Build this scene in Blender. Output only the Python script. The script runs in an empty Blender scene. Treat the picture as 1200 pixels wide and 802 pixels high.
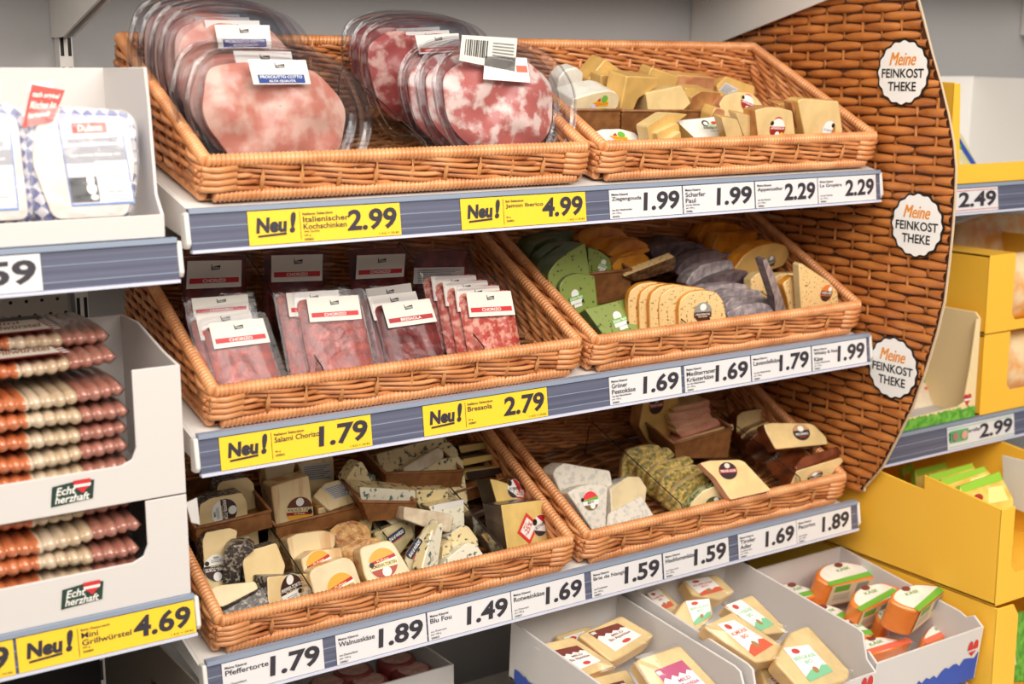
import bpy, bmesh, math, random
from mathutils import Vector as V, Matrix
from mathutils.geometry import tessellate_polygon
R = math.radians
random.seed(7)
sc = bpy.context.scene
COL = sc.collection

# ------------------------------------------------------------------ camera
FPX = 1586.68
CAM = V((-0.597, -1.6165, 0.1647)); YAW, PIT = R(33.73), R(11.23)
FW = V((math.sin(YAW)*math.cos(PIT), math.cos(YAW)*math.cos(PIT), -math.sin(PIT)))
RT = V((math.cos(YAW), -math.sin(YAW), 0)); UP = RT.cross(FW)
cd = bpy.data.cameras.new('camera'); cam = bpy.data.objects.new('camera', cd); COL.objects.link(cam)
cam.location = CAM
cam.rotation_euler = Matrix((RT, UP, -FW)).transposed().to_euler()
cd.sensor_width = 36; cd.lens = FPX/1200*36; cd.clip_start = 0.02
cd.dof.use_dof = True; cd.dof.focus_distance = 2.02; cd.dof.aperture_fstop = 3.6
sc.camera = cam
# ------------------------------------------------------------------ light and exposure
w = bpy.data.worlds.new('world'); sc.world = w; w.use_nodes = True
w.node_tree.nodes['Background'].inputs[0].default_value = (1.0, 0.95, 0.90, 1)
w.node_tree.nodes['Background'].inputs[1].default_value = 0.17
def area(name, loc, target, sx, sy, power, col=(1, .93, .84)):
    l = bpy.data.lights.new(name, 'AREA'); l.shape = 'RECTANGLE'; l.size = sx; l.size_y = sy; l.energy = power; l.color = col
    o = bpy.data.objects.new(name, l); COL.objects.link(o); o.location = loc
    o.rotation_euler = (V(target)-V(loc)).to_track_quat('-Z', 'Y').to_euler()
    return o
area('ceiling_tube_light', (0.0, -1.25, 1.55), (0.2, -1.05, 0), 5.0, 0.9, 62)
area('ceiling_tube_light', (0.0, -2.3, 1.55), (0.5, -0.6, -.3), 5.0, 0.9, 90)
area('ceiling_tube_light', (-0.2, -3.6, 1.55), (0.5, -0.3, -.3), 5.0, 1.0, 60)
sc.view_settings.view_transform = 'Standard'; sc.view_settings.look = 'None'
sc.view_settings.exposure = 0.0; sc.view_settings.gamma = 1; sc.view_settings.use_curve_mapping = False

# ------------------------------------------------------------------ helpers
def lin(c):
    return tuple((x/12.92 if x <= .04045 else ((x+.055)/1.055)**2.4) for x in (v/255 for v in c))
MATS = {}
def mat(name, c, rough=.5, c2=None, scale=20, detail=3, lo=.4, hi=.6, bump=0, bscale=60, coat=0, spec=.5, trans=0, stretch=None, metal=0):
    """principled surface with an optional noise mix of two colours and a bump"""
    if name in MATS: return MATS[name]
    m = bpy.data.materials.new(name); m.use_nodes = True; MATS[name] = m
    nt = m.node_tree; p = nt.nodes['Principled BSDF']
    p.inputs['Base Color'].default_value = (*lin(c), 1); p.inputs['Roughness'].default_value = rough
    p.inputs['Specular IOR Level'].default_value = spec; p.inputs['Coat Weight'].default_value = coat
    p.inputs['Coat Roughness'].default_value = .12; p.inputs['Metallic'].default_value = metal
    tc = nt.nodes.new('ShaderNodeTexCoord'); vec = tc.outputs['Object']
    if stretch:
        mp = nt.nodes.new('ShaderNodeMapping'); mp.inputs['Scale'].default_value = stretch
        nt.links.new(vec, mp.inputs[0]); vec = mp.outputs[0]
    if c2:
        n = nt.nodes.new('ShaderNodeTexNoise'); n.inputs['Scale'].default_value = scale; n.inputs['Detail'].default_value = detail
        nt.links.new(vec, n.inputs['Vector'])
        r = nt.nodes.new('ShaderNodeValToRGB'); e = r.color_ramp.elements
        e[0].position = lo; e[1].position = hi; e[0].color = (*lin(c), 1); e[1].color = (*lin(c2), 1)
        nt.links.new(n.outputs['Fac'], r.inputs[0]); nt.links.new(r.outputs[0], p.inputs['Base Color'])
    if bump:
        n = nt.nodes.new('ShaderNodeTexNoise'); n.inputs['Scale'].default_value = bscale; n.inputs['Detail'].default_value = 2
        nt.links.new(vec, n.inputs['Vector'])
        b = nt.nodes.new('ShaderNodeBump'); b.inputs['Strength'].default_value = bump; b.inputs['Distance'].default_value = .004
        nt.links.new(n.outputs['Fac'], b.inputs['Height']); nt.links.new(b.outputs[0], p.inputs['Normal'])
    return m
def clear(name, fac=.12, col=(255, 255, 255), rough=.08, bump=.3, bscale=40, power=2.6):
    """thin clear plastic film: transparent with a glossy coat"""
    if name in MATS: return MATS[name]
    m = bpy.data.materials.new(name); m.use_nodes = True; MATS[name] = m
    nt = m.node_tree; nt.nodes.remove(nt.nodes['Principled BSDF']); out = nt.nodes['Material Output']
    t = nt.nodes.new('ShaderNodeBsdfTransparent'); t.inputs[0].default_value = (*lin(col), 1)
    g = nt.nodes.new('ShaderNodeBsdfGlossy'); g.inputs['Roughness'].default_value = rough
    lw = nt.nodes.new('ShaderNodeLayerWeight'); lw.inputs[0].default_value = .5
    pw = nt.nodes.new('ShaderNodeMath'); pw.operation = 'POWER'; pw.inputs[1].default_value = power; nt.links.new(lw.outputs['Facing'], pw.inputs[0])
    mr = nt.nodes.new('ShaderNodeMapRange'); mr.inputs['To Min'].default_value = fac; mr.inputs['To Max'].default_value = min(1, fac+.9)
    nt.links.new(pw.outputs[0], mr.inputs[0])
    mx = nt.nodes.new('ShaderNodeMixShader'); nt.links.new(mr.outputs[0], mx.inputs[0])
    nt.links.new(t.outputs[0], mx.inputs[1]); nt.links.new(g.outputs[0], mx.inputs[2]); nt.links.new(mx.outputs[0], out.inputs[0])
    if bump:
        tc = nt.nodes.new('ShaderNodeTexCoord')
        n = nt.nodes.new('ShaderNodeTexNoise'); n.inputs['Scale'].default_value = bscale; nt.links.new(tc.outputs['Object'], n.inputs['Vector'])
        b = nt.nodes.new('ShaderNodeBump'); b.inputs['Strength'].default_value = bump; b.inputs['Distance'].default_value = .003
        nt.links.new(n.outputs['Fac'], b.inputs['Height']); nt.links.new(b.outputs[0], g.inputs['Normal'])
    return m
def paint(c, rough=.45):
    return mat('paint_%02x%02x%02x' % tuple(c), c, rough)

def tag(o, label=None, cat=None, group=None, kind=None):
    if label: o['label'] = label
    if cat: o['category'] = cat
    if group: o['group'] = group
    if kind: o['kind'] = kind
    return o
def empty(name, loc, rot=(0, 0, 0)):
    o = bpy.data.objects.new(name, None); COL.objects.link(o); o.location = loc; o.rotation_euler = rot
    o.empty_display_size = .02
    return o
class MB:
    """collects polygons; build() links them as one mesh object"""
    def __init__(s): s.v = []; s.f = []; s.m = []; s.sm = []
    def add(s, vs, fs, mi=0, smooth=False):
        b = len(s.v); s.v += [tuple(x) for x in vs]
        for f in fs: s.f.append([i+b for i in f]); s.m.append(mi); s.sm.append(smooth)
    def quad(s, a, b, c, d, mi=0): s.add([a, b, c, d], [(0, 1, 2, 3)], mi)
    def box(s, lo, hi, mi=0, M=None):
        x0, y0, z0 = lo; x1, y1, z1 = hi
        vs = [V(p) for p in ((x0,y0,z0),(x1,y0,z0),(x1,y1,z0),(x0,y1,z0),(x0,y0,z1),(x1,y0,z1),(x1,y1,z1),(x0,y1,z1))]
        if M: vs = [M @ p for p in vs]
        s.add(vs, [(0,3,2,1),(4,5,6,7),(0,1,5,4),(1,2,6,5),(2,3,7,6),(3,0,4,7)], mi)
    def tube(s, pts, r, n=6, mi=0, up=V((0, 0, 1)), cap=True, rf=None):
        pts = [V(p) for p in pts]; rings = []
        for i, p in enumerate(pts):
            d = (pts[min(i+1, len(pts)-1)]-pts[max(i-1, 0)]).normalized()
            a = d.cross(up)
            if a.length < 1e-4: a = d.cross(V((0, 1, .01)))
            a.normalize(); b = a.cross(d)
            rr = rf(i) if rf else r
            rings.append([p+(a*math.cos(2*math.pi*k/n)+b*math.sin(2*math.pi*k/n))*rr for k in range(n)])
        vs = [q for rg in rings for q in rg]; fs = []
        for i in range(len(pts)-1):
            for k in range(n): fs.append((i*n+k, i*n+(k+1) % n, (i+1)*n+(k+1) % n, (i+1)*n+k))
        if cap: fs += [tuple(range(n))[::-1], tuple((len(pts)-1)*n+k for k in range(n))]
        s.add(vs, fs, mi, True)
    def prism(s, poly, e, mi=0, mside=None, msmooth=False):
        """poly: coplanar 3D points; extruded by vector e"""
        n = len(poly); poly = [V(p) for p in poly]; e = V(e); b = [p+e for p in poly]
        tri = tessellate_polygon([poly])
        s.add(poly, tri, mi); s.add(b, [t[::-1] for t in tri], mi)
        s.add(poly+b, [(i, n+i, n+(i+1) % n, (i+1) % n) for i in range(n)], mi if mside is None else mside, msmooth)
    def build(s, name, mats, parent=None, loc=None, fix=True, bevel=0, angle=None, segs=2):
        me = bpy.data.meshes.new(name)
        loc = V(loc) if loc is not None else V((0, 0, 0))
        me.from_pydata([V(p)-loc for p in s.v], [], s.f); me.update()
        if not isinstance(mats, (list, tuple)): mats = [mats]
        for m in mats: me.materials.append(m)
        me.polygons.foreach_set('material_index', s.m); me.polygons.foreach_set('use_smooth', s.sm)
        if fix or bevel:
            bm = bmesh.new(); bm.from_mesh(me)
            if bevel: bmesh.ops.remove_doubles(bm, verts=bm.verts, dist=1e-5)
            bmesh.ops.recalc_face_normals(bm, faces=bm.faces); bm.to_mesh(me); bm.free()
        o = bpy.data.objects.new(name, me); COL.objects.link(o)
        if parent: o.parent = parent; o.location = loc
        else: o.location = loc
        if bevel:
            md = o.modifiers.new('bevel', 'BEVEL'); md.width = bevel; md.segments = segs; md.limit_method = 'ANGLE'; md.angle_limit = R(35)
            for p in me.polygons: p.use_smooth = True
            me.set_sharp_from_angle(angle=R(angle or 40))
        return o
def copy_tree(o, parent=None):
    c = o.copy(); COL.objects.link(c)
    if parent: c.parent = parent
    for ch in o.children: copy_tree(ch, c)
    return c
def ray(px, py): return FW+RT*((px-600)/FPX)-UP*((py-401)/FPX)
def hit(px, py, P, n):
    d = ray(px, py); return CAM+d*((P-CAM).dot(n)/d.dot(n))
def pxsize(P): return (P-CAM).dot(FW)/FPX        # metres per photo pixel at P

TXT = {}
def text_mesh(body, bold=0.0):
    k = (body, bold)
    if k not in TXT:
        c = bpy.data.curves.new('t', 'FONT'); c.body = body; c.offset = bold; c.resolution_u = 3; c.space_line = .9
        o = bpy.data.objects.new('t', c); me = bpy.data.meshes.new_from_object(o)
        vs = [v.co.copy() for v in me.vertices]; fs = [tuple(p.vertices) for p in me.polygons]
        bpy.data.objects.remove(o); bpy.data.curves.remove(c); bpy.data.meshes.remove(me)
        x0 = min(v.x for v in vs); x1 = max(v.x for v in vs); y0 = min(v.y for v in vs); y1 = max(v.y for v in vs)
        TXT[k] = ([((v.x-x0)/(x1-x0), (v.y-y0)/(y1-y0)) for v in vs], fs)
    return TXT[k]
def put_text(mb, body, box, F, mi=0, bold=.012, shear=0, h=.0004, rot=0):
    """F(x, y, height) -> 3D point; text is stretched into box (x0, y0, x1, y1)"""
    vs, fs = text_mesh(body, bold); x0, y0, x1, y1 = box
    cx, cy = (x0+x1)/2, (y0+y1)/2; c, s_ = math.cos(R(rot)), math.sin(R(rot)); out = []
    for a, b in vs:
        x = x0+(x1-x0)*a+shear*(y1-y0)*(b-.5)-cx; y = y0+(y1-y0)*b-cy
        out.append(F(cx+x*c-y*s_, cy+x*s_+y*c, h))
    mb.add(out, fs, mi)

# ------------------------------------------------------------------ materials of the fixtures
white_metal = mat('white_metal', (226, 222, 217), .4)
grey_panel = mat('grey_panel', (176, 179, 184), .5)
rail_blue = mat('rail_plastic', (98, 101, 122), .35, c2=(84, 87, 108), scale=3, stretch=(.3, 1, 60))
rail_lip = mat('rail_lip', (140, 152, 172), .3)
rail_foot = mat('rail_foot', (205, 208, 226), .3)
black = mat('black_slot', (18, 17, 18), .6)
cane = mat('honey_cane', (230, 164, 110), .36, c2=(200, 128, 74), scale=22, detail=4, lo=.35, hi=.68, coat=.3)
cane_mid = mat('russet_cane', (206, 136, 82), .38, c2=(172, 102, 56), scale=24, detail=4, lo=.35, hi=.68, coat=.25)
cane_stake = mat('cane_stake', (216, 150, 92), .45)
cane_floor = mat('brown_cane', (150, 98, 54), .45, c2=(120, 74, 38), scale=18)
tray_rattan = mat('fine_rattan', (150, 100, 58), .42, c2=(128, 82, 46), scale=60, detail=4)
board_cane = mat('board_cane', (212, 136, 70), .27, c2=(162, 90, 40), scale=16, detail=5, lo=.3, hi=.72, coat=.6, stretch=(1, 1, 2.5))
board_stake = mat('board_stake', (186, 116, 54), .45)
carton_white = mat('white_carton', (214, 209, 206), .6)
carton_inner = mat('grey_carton', (204, 200, 198), .65)
carton_yellow = mat('yellow_carton', (250, 194, 62), .5)
# ------------------------------------------------------------------ the setting
def struct(name, lo, hi, m):
    b = MB(); b.box(lo, hi); return tag(b.build(name, m), kind='structure')
FLOOR = -1.32
struct('floor', (-3, -5, FLOOR-.05), (4.2, .55, FLOOR), mat('floor_tile', (190, 184, 176), .35))
struct('wall_back', (-3, .50, FLOOR), (4.2, .55, 1.9), mat('wall_paint', (172, 171, 172), .6))

T = R(14)
SH = {1: (0, 0), 2: (.0041, -.29), 3: (.0117, -.604)}       # rail top edge of each sloping shelf (y, z)
BK = {1: (.008, .004), 2: (.0256, -.005), 3: (.033, -.013)}  # basket front edge against that
RY, RZ = -.0063, -.0541
W = 1.25
def build_shelf(k, x0, x1, name, label, y0, z0, tilt, depth=.42, nb=True, drop=.004):
    root = empty(name, (0, y0, z0)); tag(root, label, 'shelf')
    Rm = Matrix.Rotation(tilt, 4, 'X')
    b = MB(); b.box((x0+.0045, 0, -.022-drop), (x1-.0045, depth, -drop), M=Rm); b.build('shelf_board', white_metal, root, bevel=.002)
    for X in (x0, x1-.004):
        c = MB(); c.prism([Rm @ V((X, 0, -drop)), Rm @ V((X, depth, -drop)), Rm @ V((X, depth, -.085)), Rm @ V((X, .004, -.042))], (.004, 0, 0))
        c.build('bracket', white_metal, root, bevel=.001)
    b = MB(); e = V((x1-x0, 0, 0)); P = lambda t, o=0: V((x0, RY*t-o, RZ*t+.0))
    b.prism([P(0), P(0, .004), P(.11, .004), P(.13, .001), P(.13, -.006), V((x0, .008, 0))], e, 1)
    b.prism([P(.13, .001), P(.95, .001), P(.95, -.005), P(.13, -.005)], e, 0)
    b.prism([P(.95, .004), P(1.02, .004), P(1.02, -.005), P(.95, -.005)], e, 2)
    for t in (.42, .78): b.prism([P(t, .0016), P(t+.02, .0016), P(t+.02, .0005), P(t, .0005)], e, 1)
    b.build('price_rail', [rail_blue, rail_lip, rail_foot], root)
    for X in (x0-.0065, x1):
        c = MB(); c.prism([V((X, .012, -.006)), V((X, -.003, -.004)), V((X, -.009, -.043)), V((X, -.004, -.05)), V((X, .012, -.05))], (.0065, 0, 0))
        c.build('end_cap', white_metal, root, bevel=.002)
    return root
for k, nm in ((1, 'top'), (2, 'middle'), (3, 'bottom')):
    build_shelf(k, 0, W, 'sloping_shelf', nm+' white sloping shelf with grey price rail carrying a pair of wicker baskets', SH[k][0], SH[k][1], T, drop={1: .002, 2: .014, 3: .024}[k])
LZ1, LZ2 = -.034, -.499
build_shelf(4, -.95, -.018, 'flat_shelf', 'flat shelf at far left carrying the tray of white sausage packs', -.002, LZ1, 0)
build_shelf(5, -.95, -.018, 'flat_shelf', 'flat shelf at lower left carrying the stacked cartons of sausage packs', -.002, LZ2, 0)
build_shelf(6, 1.275, 2.3, 'flat_shelf', 'upper right flat shelf with the yellow cut-out tray on it', 0, -.036, 0)
build_shelf(7, 1.275, 2.3, 'flat_shelf', 'lower right flat shelf with the cream and green tray on it', 0, -.489, 0)
# shelves above the baskets
def top_shelf(x0, x1, label, z=.262, dz=.138):
    root = empty('overhead_shelf', (0, .0, z)); tag(root, label, 'shelf')
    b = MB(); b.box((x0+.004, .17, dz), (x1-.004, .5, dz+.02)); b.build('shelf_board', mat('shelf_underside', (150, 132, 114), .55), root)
    for X in (x0, x1-.004):
        c = MB(); c.prism([V((X, .02, .06)), V((X, .44, -.045)), V((X, .498, -.045)), V((X, .498, dz)), V((X, .02, dz))], (.004, 0, 0)); c.build('bracket', white_metal, root)
    return root
top_shelf(-.003, W, 'overhead shelf seen from below above the ham trays')
top_shelf(-.97, -.012, 'overhead shelf at top left corner above the sausage tray')
top_shelf(1.262, 2.3, 'overhead shelf at top right corner beyond the woven side board', z=.30)
# slotted uprights
for X in (-.002, 1.258):
    root = empty('shelf_upright', (X, .475, FLOOR)); tag(root, 'slotted steel upright standing behind the '+('left end' if X < 0 else 'right end')+' of the basket shelves', 'upright')
    b = MB(); b.box((-.010, 0, 0), (.010, .024, 3.0)); b.build('post', white_metal, root)
    b = MB()
    for i in range(58):
        z = .06+i*.05
        for s in (-1, 1): b.box((s*.0055-.0025, -.0006, z), (s*.0055+.0025, .0006, z+.034))
    b.build('slots', black, root)
# perforated back panel behind the left cartons
root = empty('perforated_panel', (-.5, .46, -.5)); tag(root, 'pale perforated back panel behind the upper carton of sausages', 'panel')
b = MB(); b.box((-.45, 0, .0), (.472, .008, .44)); b.build('sheet', mat('perforated_sheet', (205, 200, 192), .5), root)
b = MB()
for i in range(40):
    for j in range(18):
        x = -.44+i*.023+(j % 2)*.0115; z = .02+j*.022
        b.add([V((x+.0028*math.cos(a*math.pi/4), -.0006, z+.0028*math.sin(a*math.pi/4))) for a in range(8)], [tuple(range(8))])
b.build('holes', black, root)

root = empty('shade_panel', (-.5, .455, FLOOR)); tag(root, 'added panel coloured as the shade under the lower left shelf behind the slotted upright', 'panel')  # added sheet, near-black to stand in for the shade below the shelf
b = MB(); b.box((-.45, 0, 0), (.485, .01, .74)); b.build('sheet', mat('shade_panel', (40, 36, 36), .6), root)
root = empty('bracket_plate', (-.0085, .03, -.98)); tag(root, 'taupe steel plate stamped 1000k at the left end under the baskets', 'bracket')
b = MB(); b.box((0, 0, 0), (.003, .42, .34)); b.build('plate', mat('taupe_plate', (128, 116, 104), .5), root)
b = MB(); F_ = lambda x, y, h: V((-.0006-h, -x, y))
put_text(b, '1000k', (-.185, .262, -.145, .275), F_, 0, .02); b.box((-.001, .145, .254), (0, .185, .257)); b.build('lettering', black, root, fix=False)
b = MB(); b.box((-.001, .20, .21), (0, .25, .213)); b.box((-.001, .247, .165), (0, .25, .213)); b.build('slot', black, root)

# ------------------------------------------------------------------ wicker baskets
BW, BD, HF, HB = .606, .352, .058, .135
def rope(mb, A, B, r, pitch=.0062, n=9):
    A, B = V(A), V(B); d = (B-A); L = d.length; d.normalize()
    a = d.cross(V((0, .3, 1))).normalized(); b_ = a.cross(d); rows = int(L/pitch)*4
    vs = []; fs = []
    for i in range(rows+1):
        s = i/4; ph = (s % 1.0)
        rr = r*(.70+.34*math.sin(math.pi*ph)**.7); 
        for k in range(n):
            th = 2*math.pi*k/n
            vs.append(A+d*(L*i/rows+.0012*math.sin(th))+(a*math.cos(th)+b_*math.sin(th))*rr)
    for i in range(rows):
        for k in range(n): fs.append((i*n+k, i*n+(k+1) % n, (i+1)*n+(k+1) % n, (i+1)*n+k))
    fs += [tuple(range(n))[::-1], tuple(rows*n+k for k in range(n))]
    mb.add(vs, fs, 0, True)
def height(v): return HF+(HB-HF)*v/BD
def weave(mb, P, L, rows, z_of, r=.0040, sp=.055, amp=.0052, lo_of=None, nseg=8, za=.0034, ps=.9):
    """twined pairs of strands along s in 0..L ; P(s, out, z) -> point"""
    for i in range(rows):
        for q in (0, 1):
            pts = []
            ph = i*ps+q*math.pi+random.uniform(-.25, .25)
            N = max(8, int(L/sp*nseg))
            for j in range(N+1):
                s = L*j/N; z = z_of(i, s)
                if lo_of and z < lo_of(s): 
                    if len(pts) > 3: mb.tube(pts, r, 6, 2*(random.random() < .4))
                    pts = []; continue
                a = math.pi*s/sp+ph
                pts.append(P(s, amp*math.sin(a), z+za*math.cos(a)))
            if len(pts) > 3: mb.tube(pts, r, 6, 2*(random.random() < .4))
def make_basket():
    root = empty('wicker_basket', (0, 0, 0))
    rim = MB(); x0, x1 = .009, BW-.009
    zf, zb = HF-.004, HB-.004
    rope(rim, (x0, .006, zf), (x1, .006, zf), .0088); rope(rim, (x0, .006, zf), (x0, BD-.01, zb), .0088)
    rope(rim, (x1, .006, zf), (x1, BD-.01, zb), .0088); rope(rim, (x0, BD-.01, zb), (x1, BD-.01, zb), .0085)
    rope(rim, (x0+.012, .006, .008), (x1-.012, .006, .008), .0085)
    rope(rim, (x0, .012, .008), (x0, BD-.01, .008), .008); rope(rim, (x1, .012, .008), (x1, BD-.01, .008), .008)
    rim.build('wrapped_rim', cane, root, fix=False)
    f = MB(); weave(f, lambda s, o, z: V((.003+s, .0085-o, z)), BW-.006, 4, lambda i, s: .0185+i*.0088, r=.0034, sp=.088, amp=.0066, za=.0034, ps=.55)
    # corner returns: strands turned round the two front corners
    for X, sg in ((.0035, 1), (BW-.0035, -1)):
        for i in range(4):
            z = .018+i*.0085
            f.tube([V((X+sg*.045, .001, z+.002)), V((X+sg*.02, -.0005, z)), V((X+sg*.004, .003, z)), V((X-sg*.0, .016, z-.001)), V((X, .05, z+.002))], .0044, 6)
    for i in range(11):
        x = .03+i*(BW-.06)/10
        f.tube([V((x, .004, .012)), V((x, .0015, .032)), V((x, .003, HF))], .0030, 5, 1)
    f.build('front_weave', [cane, cane_stake, cane_mid], root, fix=False)
    for sg, X in ((-1, .006), (1, BW-.006)):
        s = MB(); rows = 11
        weave(s, lambda q, o, z: V((X+sg*o, .012+q, z)), BD-.03, rows, lambda i, q: height(.012+q)-.014-i*.0098, r=.0040, sp=.047, lo_of=lambda q: .014)
        for i in range(7):
            v = .03+i*.047; s.tube([V((X, v, .008)), V((X, v+.004, height(v)))], .0034, 5, 1)
        s.build('side_weave', [cane, cane_stake, cane_mid], root, fix=False)
    bk = MB(); weave(bk, lambda s, o, z: V((.004+s, BD-.013-o, z)), BW-.008, 12, lambda i, s: .016+i*.0095, r=.0040, sp=.055)
    for i in range(11):
        x = .03+i*(BW-.06)/10; bk.tube([V((x, BD-.014, .01)), V((x, BD-.014, HB))], .0033, 5, 1)
    bk.build('back_weave', [cane, cane_stake, cane_mid], root, fix=False)
    fl = MB(); fl.box((.008, .012, .0005), (BW-.008, BD-.014, .0025), 0)
    rows = 30
    for i in range(rows):
        v = .016+i*(BD-.03)/(rows-1)
        pts = []
        for j in range(61):
            x = .01+(BW-.02)*j/60
            pts.append(V((x, v+.003*math.sin(x*60), .0065+.0042*math.sin(math.pi*x/.05+i*math.pi))))
        fl.tube(pts, .0036, 5)
    fl.build('woven_floor', cane_floor, root, fix=False)
    return root
def B0(k): return V((0, SH[k][0]+BK[k][0], SH[k][1]+BK[k][1]))
RT_ = Matrix.Rotation(T, 4, 'X')
proto = None
what = {(1, 0): 'top left wicker basket holding round trays of cooked and cured ham', (1, 1): 'top right wicker basket filled with yellow cheese wedges',
        (2, 0): 'middle left wicker basket full of dark sliced sausage packs', (2, 1): 'middle right wicker basket with green, orange and purple cheese slices',
        (3, 0): 'lower left wicker basket of pepper, walnut and blue cheese', (3, 1): 'lower right half-empty wicker basket with paper-wrapped and herb-crusted cheese'}
for k in (1, 2, 3):
    for c, X in ((0, .017), (1, .6385)):
        if proto is None: proto = make_basket(); o = proto
        else: o = copy_tree(proto)
        o.location = B0(k)+V((X+(.006 if k > 1 else 0), 0, 0)); o.rotation_euler = (T, 0, 0)
        tag(o, what[k, c], 'basket', 'wicker baskets on the sloping shelves')
# ------------------------------------------------------------------ side board with woven relief and three badges
XB = 1.267
edge = [(.46, .30), (-.045, .30), (-.062, .26), (-.085, .20), (-.109, .145), (-.128, .095), (-.142, .049), (-.149, .01), (-.151, -.04), (-.150, -.10), (-.147, -.16), (-.143, -.215), (-.132, -.27), (-.113, -.34), (-.09, -.41), (-.062, -.47), (-.03, -.535), (.009, -.583), (.010, -.590), (.46, -.590)]
def ymin(z):
    p = [e for e in edge if e[0] < .3]
    for (ya, za), (yb, zb) in zip(p, p[1:]):
        if zb <= z <= za and za > zb: return ya+(yb-ya)*(za-z)/(za-zb)
    return None
root = empty('side_board', (XB, .2, -.59)); tag(root, 'tall curved side board with brown wicker weave and three round badges', 'side board')
L = V((XB, .2, -.59))
b = MB(); b.prism([V((XB, y, z))-L for y, z in edge], (.004, 0, 0)); b.build('board', mat('board_edge', (214, 190, 160), .5, c2=(214, 190, 160)), root)
b = MB(); b.prism([V((XB-.0006, y+.002, z-(.002 if z > .2 else -.002)))-L for y, z in edge], (.0008, 0, 0)); b.build('backing', mat('weave_shadow_gap', (70, 36, 14), .7), root)
ws = MB(); wk = MB(); SPY, ROW = .043, .0160
nrow = int(.885/ROW)
for i in range(nrow+1):
    z = .292-i*ROW
    y0 = ymin(z); 
    if y0 is None: y0 = -.045 if z > 0 else .02
    for j in range(-6, 13):
        yc = j*SPY*2+(i % 2)*SPY-.02+random.uniform(-.003, .003); h = SPY*1.0
        a, e_ = max(yc-h, y0+.003), min(yc+h, .45)
        if e_-a < .012: continue
        pts = []; N = 9
        full = lambda y: max(.0, 1-((y-yc)/h)**2)
        vs = []; fs = []; n = 6
        dz = random.uniform(-.0012, .0012)
        for q in range(N+1):
            y = a+(e_-a)*q/N; t = full(y); rad = .0026+.0052*t**.55; out = .0010+.0070*t**.8
            for kx in range(n):
                th = math.pi*kx/(n-1)
                vs.append(V((XB-.0005-out*math.sin(th)*(.55+.45*t), y, z+dz*1+rad*math.cos(th)))-L)
        for q in range(N):
            for kx in range(n-1): fs.append((q*n+kx, q*n+kx+1, (q+1)*n+kx+1, (q+1)*n+kx))
        ws.add(vs, fs, 0, True)
for j in range(-5, 11):
    y = j*SPY/1.0-.02+SPY*0
    zs = [z for z in [(.30-q*.01) for q in range(89)] if (ymin(z) is not None and ymin(z) < y-.003)]
    if y > .02: zs = [.298, -.585]
    if not zs: continue
    zt, zb = max(zs), min(zs)
    wk.tube([V((XB-.0005, y+.001*math.sin(i_*1.7), zt+(zb-zt)*i_/30))-L for i_ in range(31)], .0034, 6)
ws.build('woven_strands', board_cane, root); wk.build('woven_stakes', board_stake, root, fix=False)
for cy, cz in ((-.0335, .166), (-.082, -.090), (-.047, -.346)):
    rad = .056; P = V((XB-.0075, cy, cz))-L
    def Fb(x, y, h): return P+V((-h, -x, y))
    bd = empty('badge', P); bd.parent = root; bd['label'] = 'white scalloped badge with black outline'
    def scal(r, h, N=120): return [Fb(r*(1+.028*math.cos(16*2*math.pi*i/N))*math.cos(2*math.pi*i/N), r*(1+.028*math.cos(16*2*math.pi*i/N))*math.sin(2*math.pi*i/N), h) for i in range(N)]
    m1 = MB(); m1.prism([q-P for q in scal(rad, -.001)], (-.0016, 0, 0)); m1.build('outline', paint((28, 22, 20)), bd)
    m2 = MB(); m2.prism([q-P for q in scal(rad*.93, .0003)], (-.0008, 0, 0)); m2.build('disc', paint((250, 249, 247)), bd)
    m3 = MB(); G = lambda x, y, h: Fb(x, y, h)-P
    put_text(m3, 'Meine', (-.027, .012, .027, .034), G, 0, 0, .25, .0016); put_text(m3, 'Meine', (-.0258, .0117, .0282, .0337), G, 0, 0, .25, .0015)
    put_text(m3, 'FEINKOST', (-.045, -.009, .045, .0065), G, 1, .02, 0, .0016)
    put_text(m3, 'THEKE', (-.030, -.031, .030, -.0155), G, 1, .02, 0, .0016)
    m3.build('lettering', [paint((240, 150, 40)), paint((25, 22, 22))], bd, fix=False)

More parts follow.
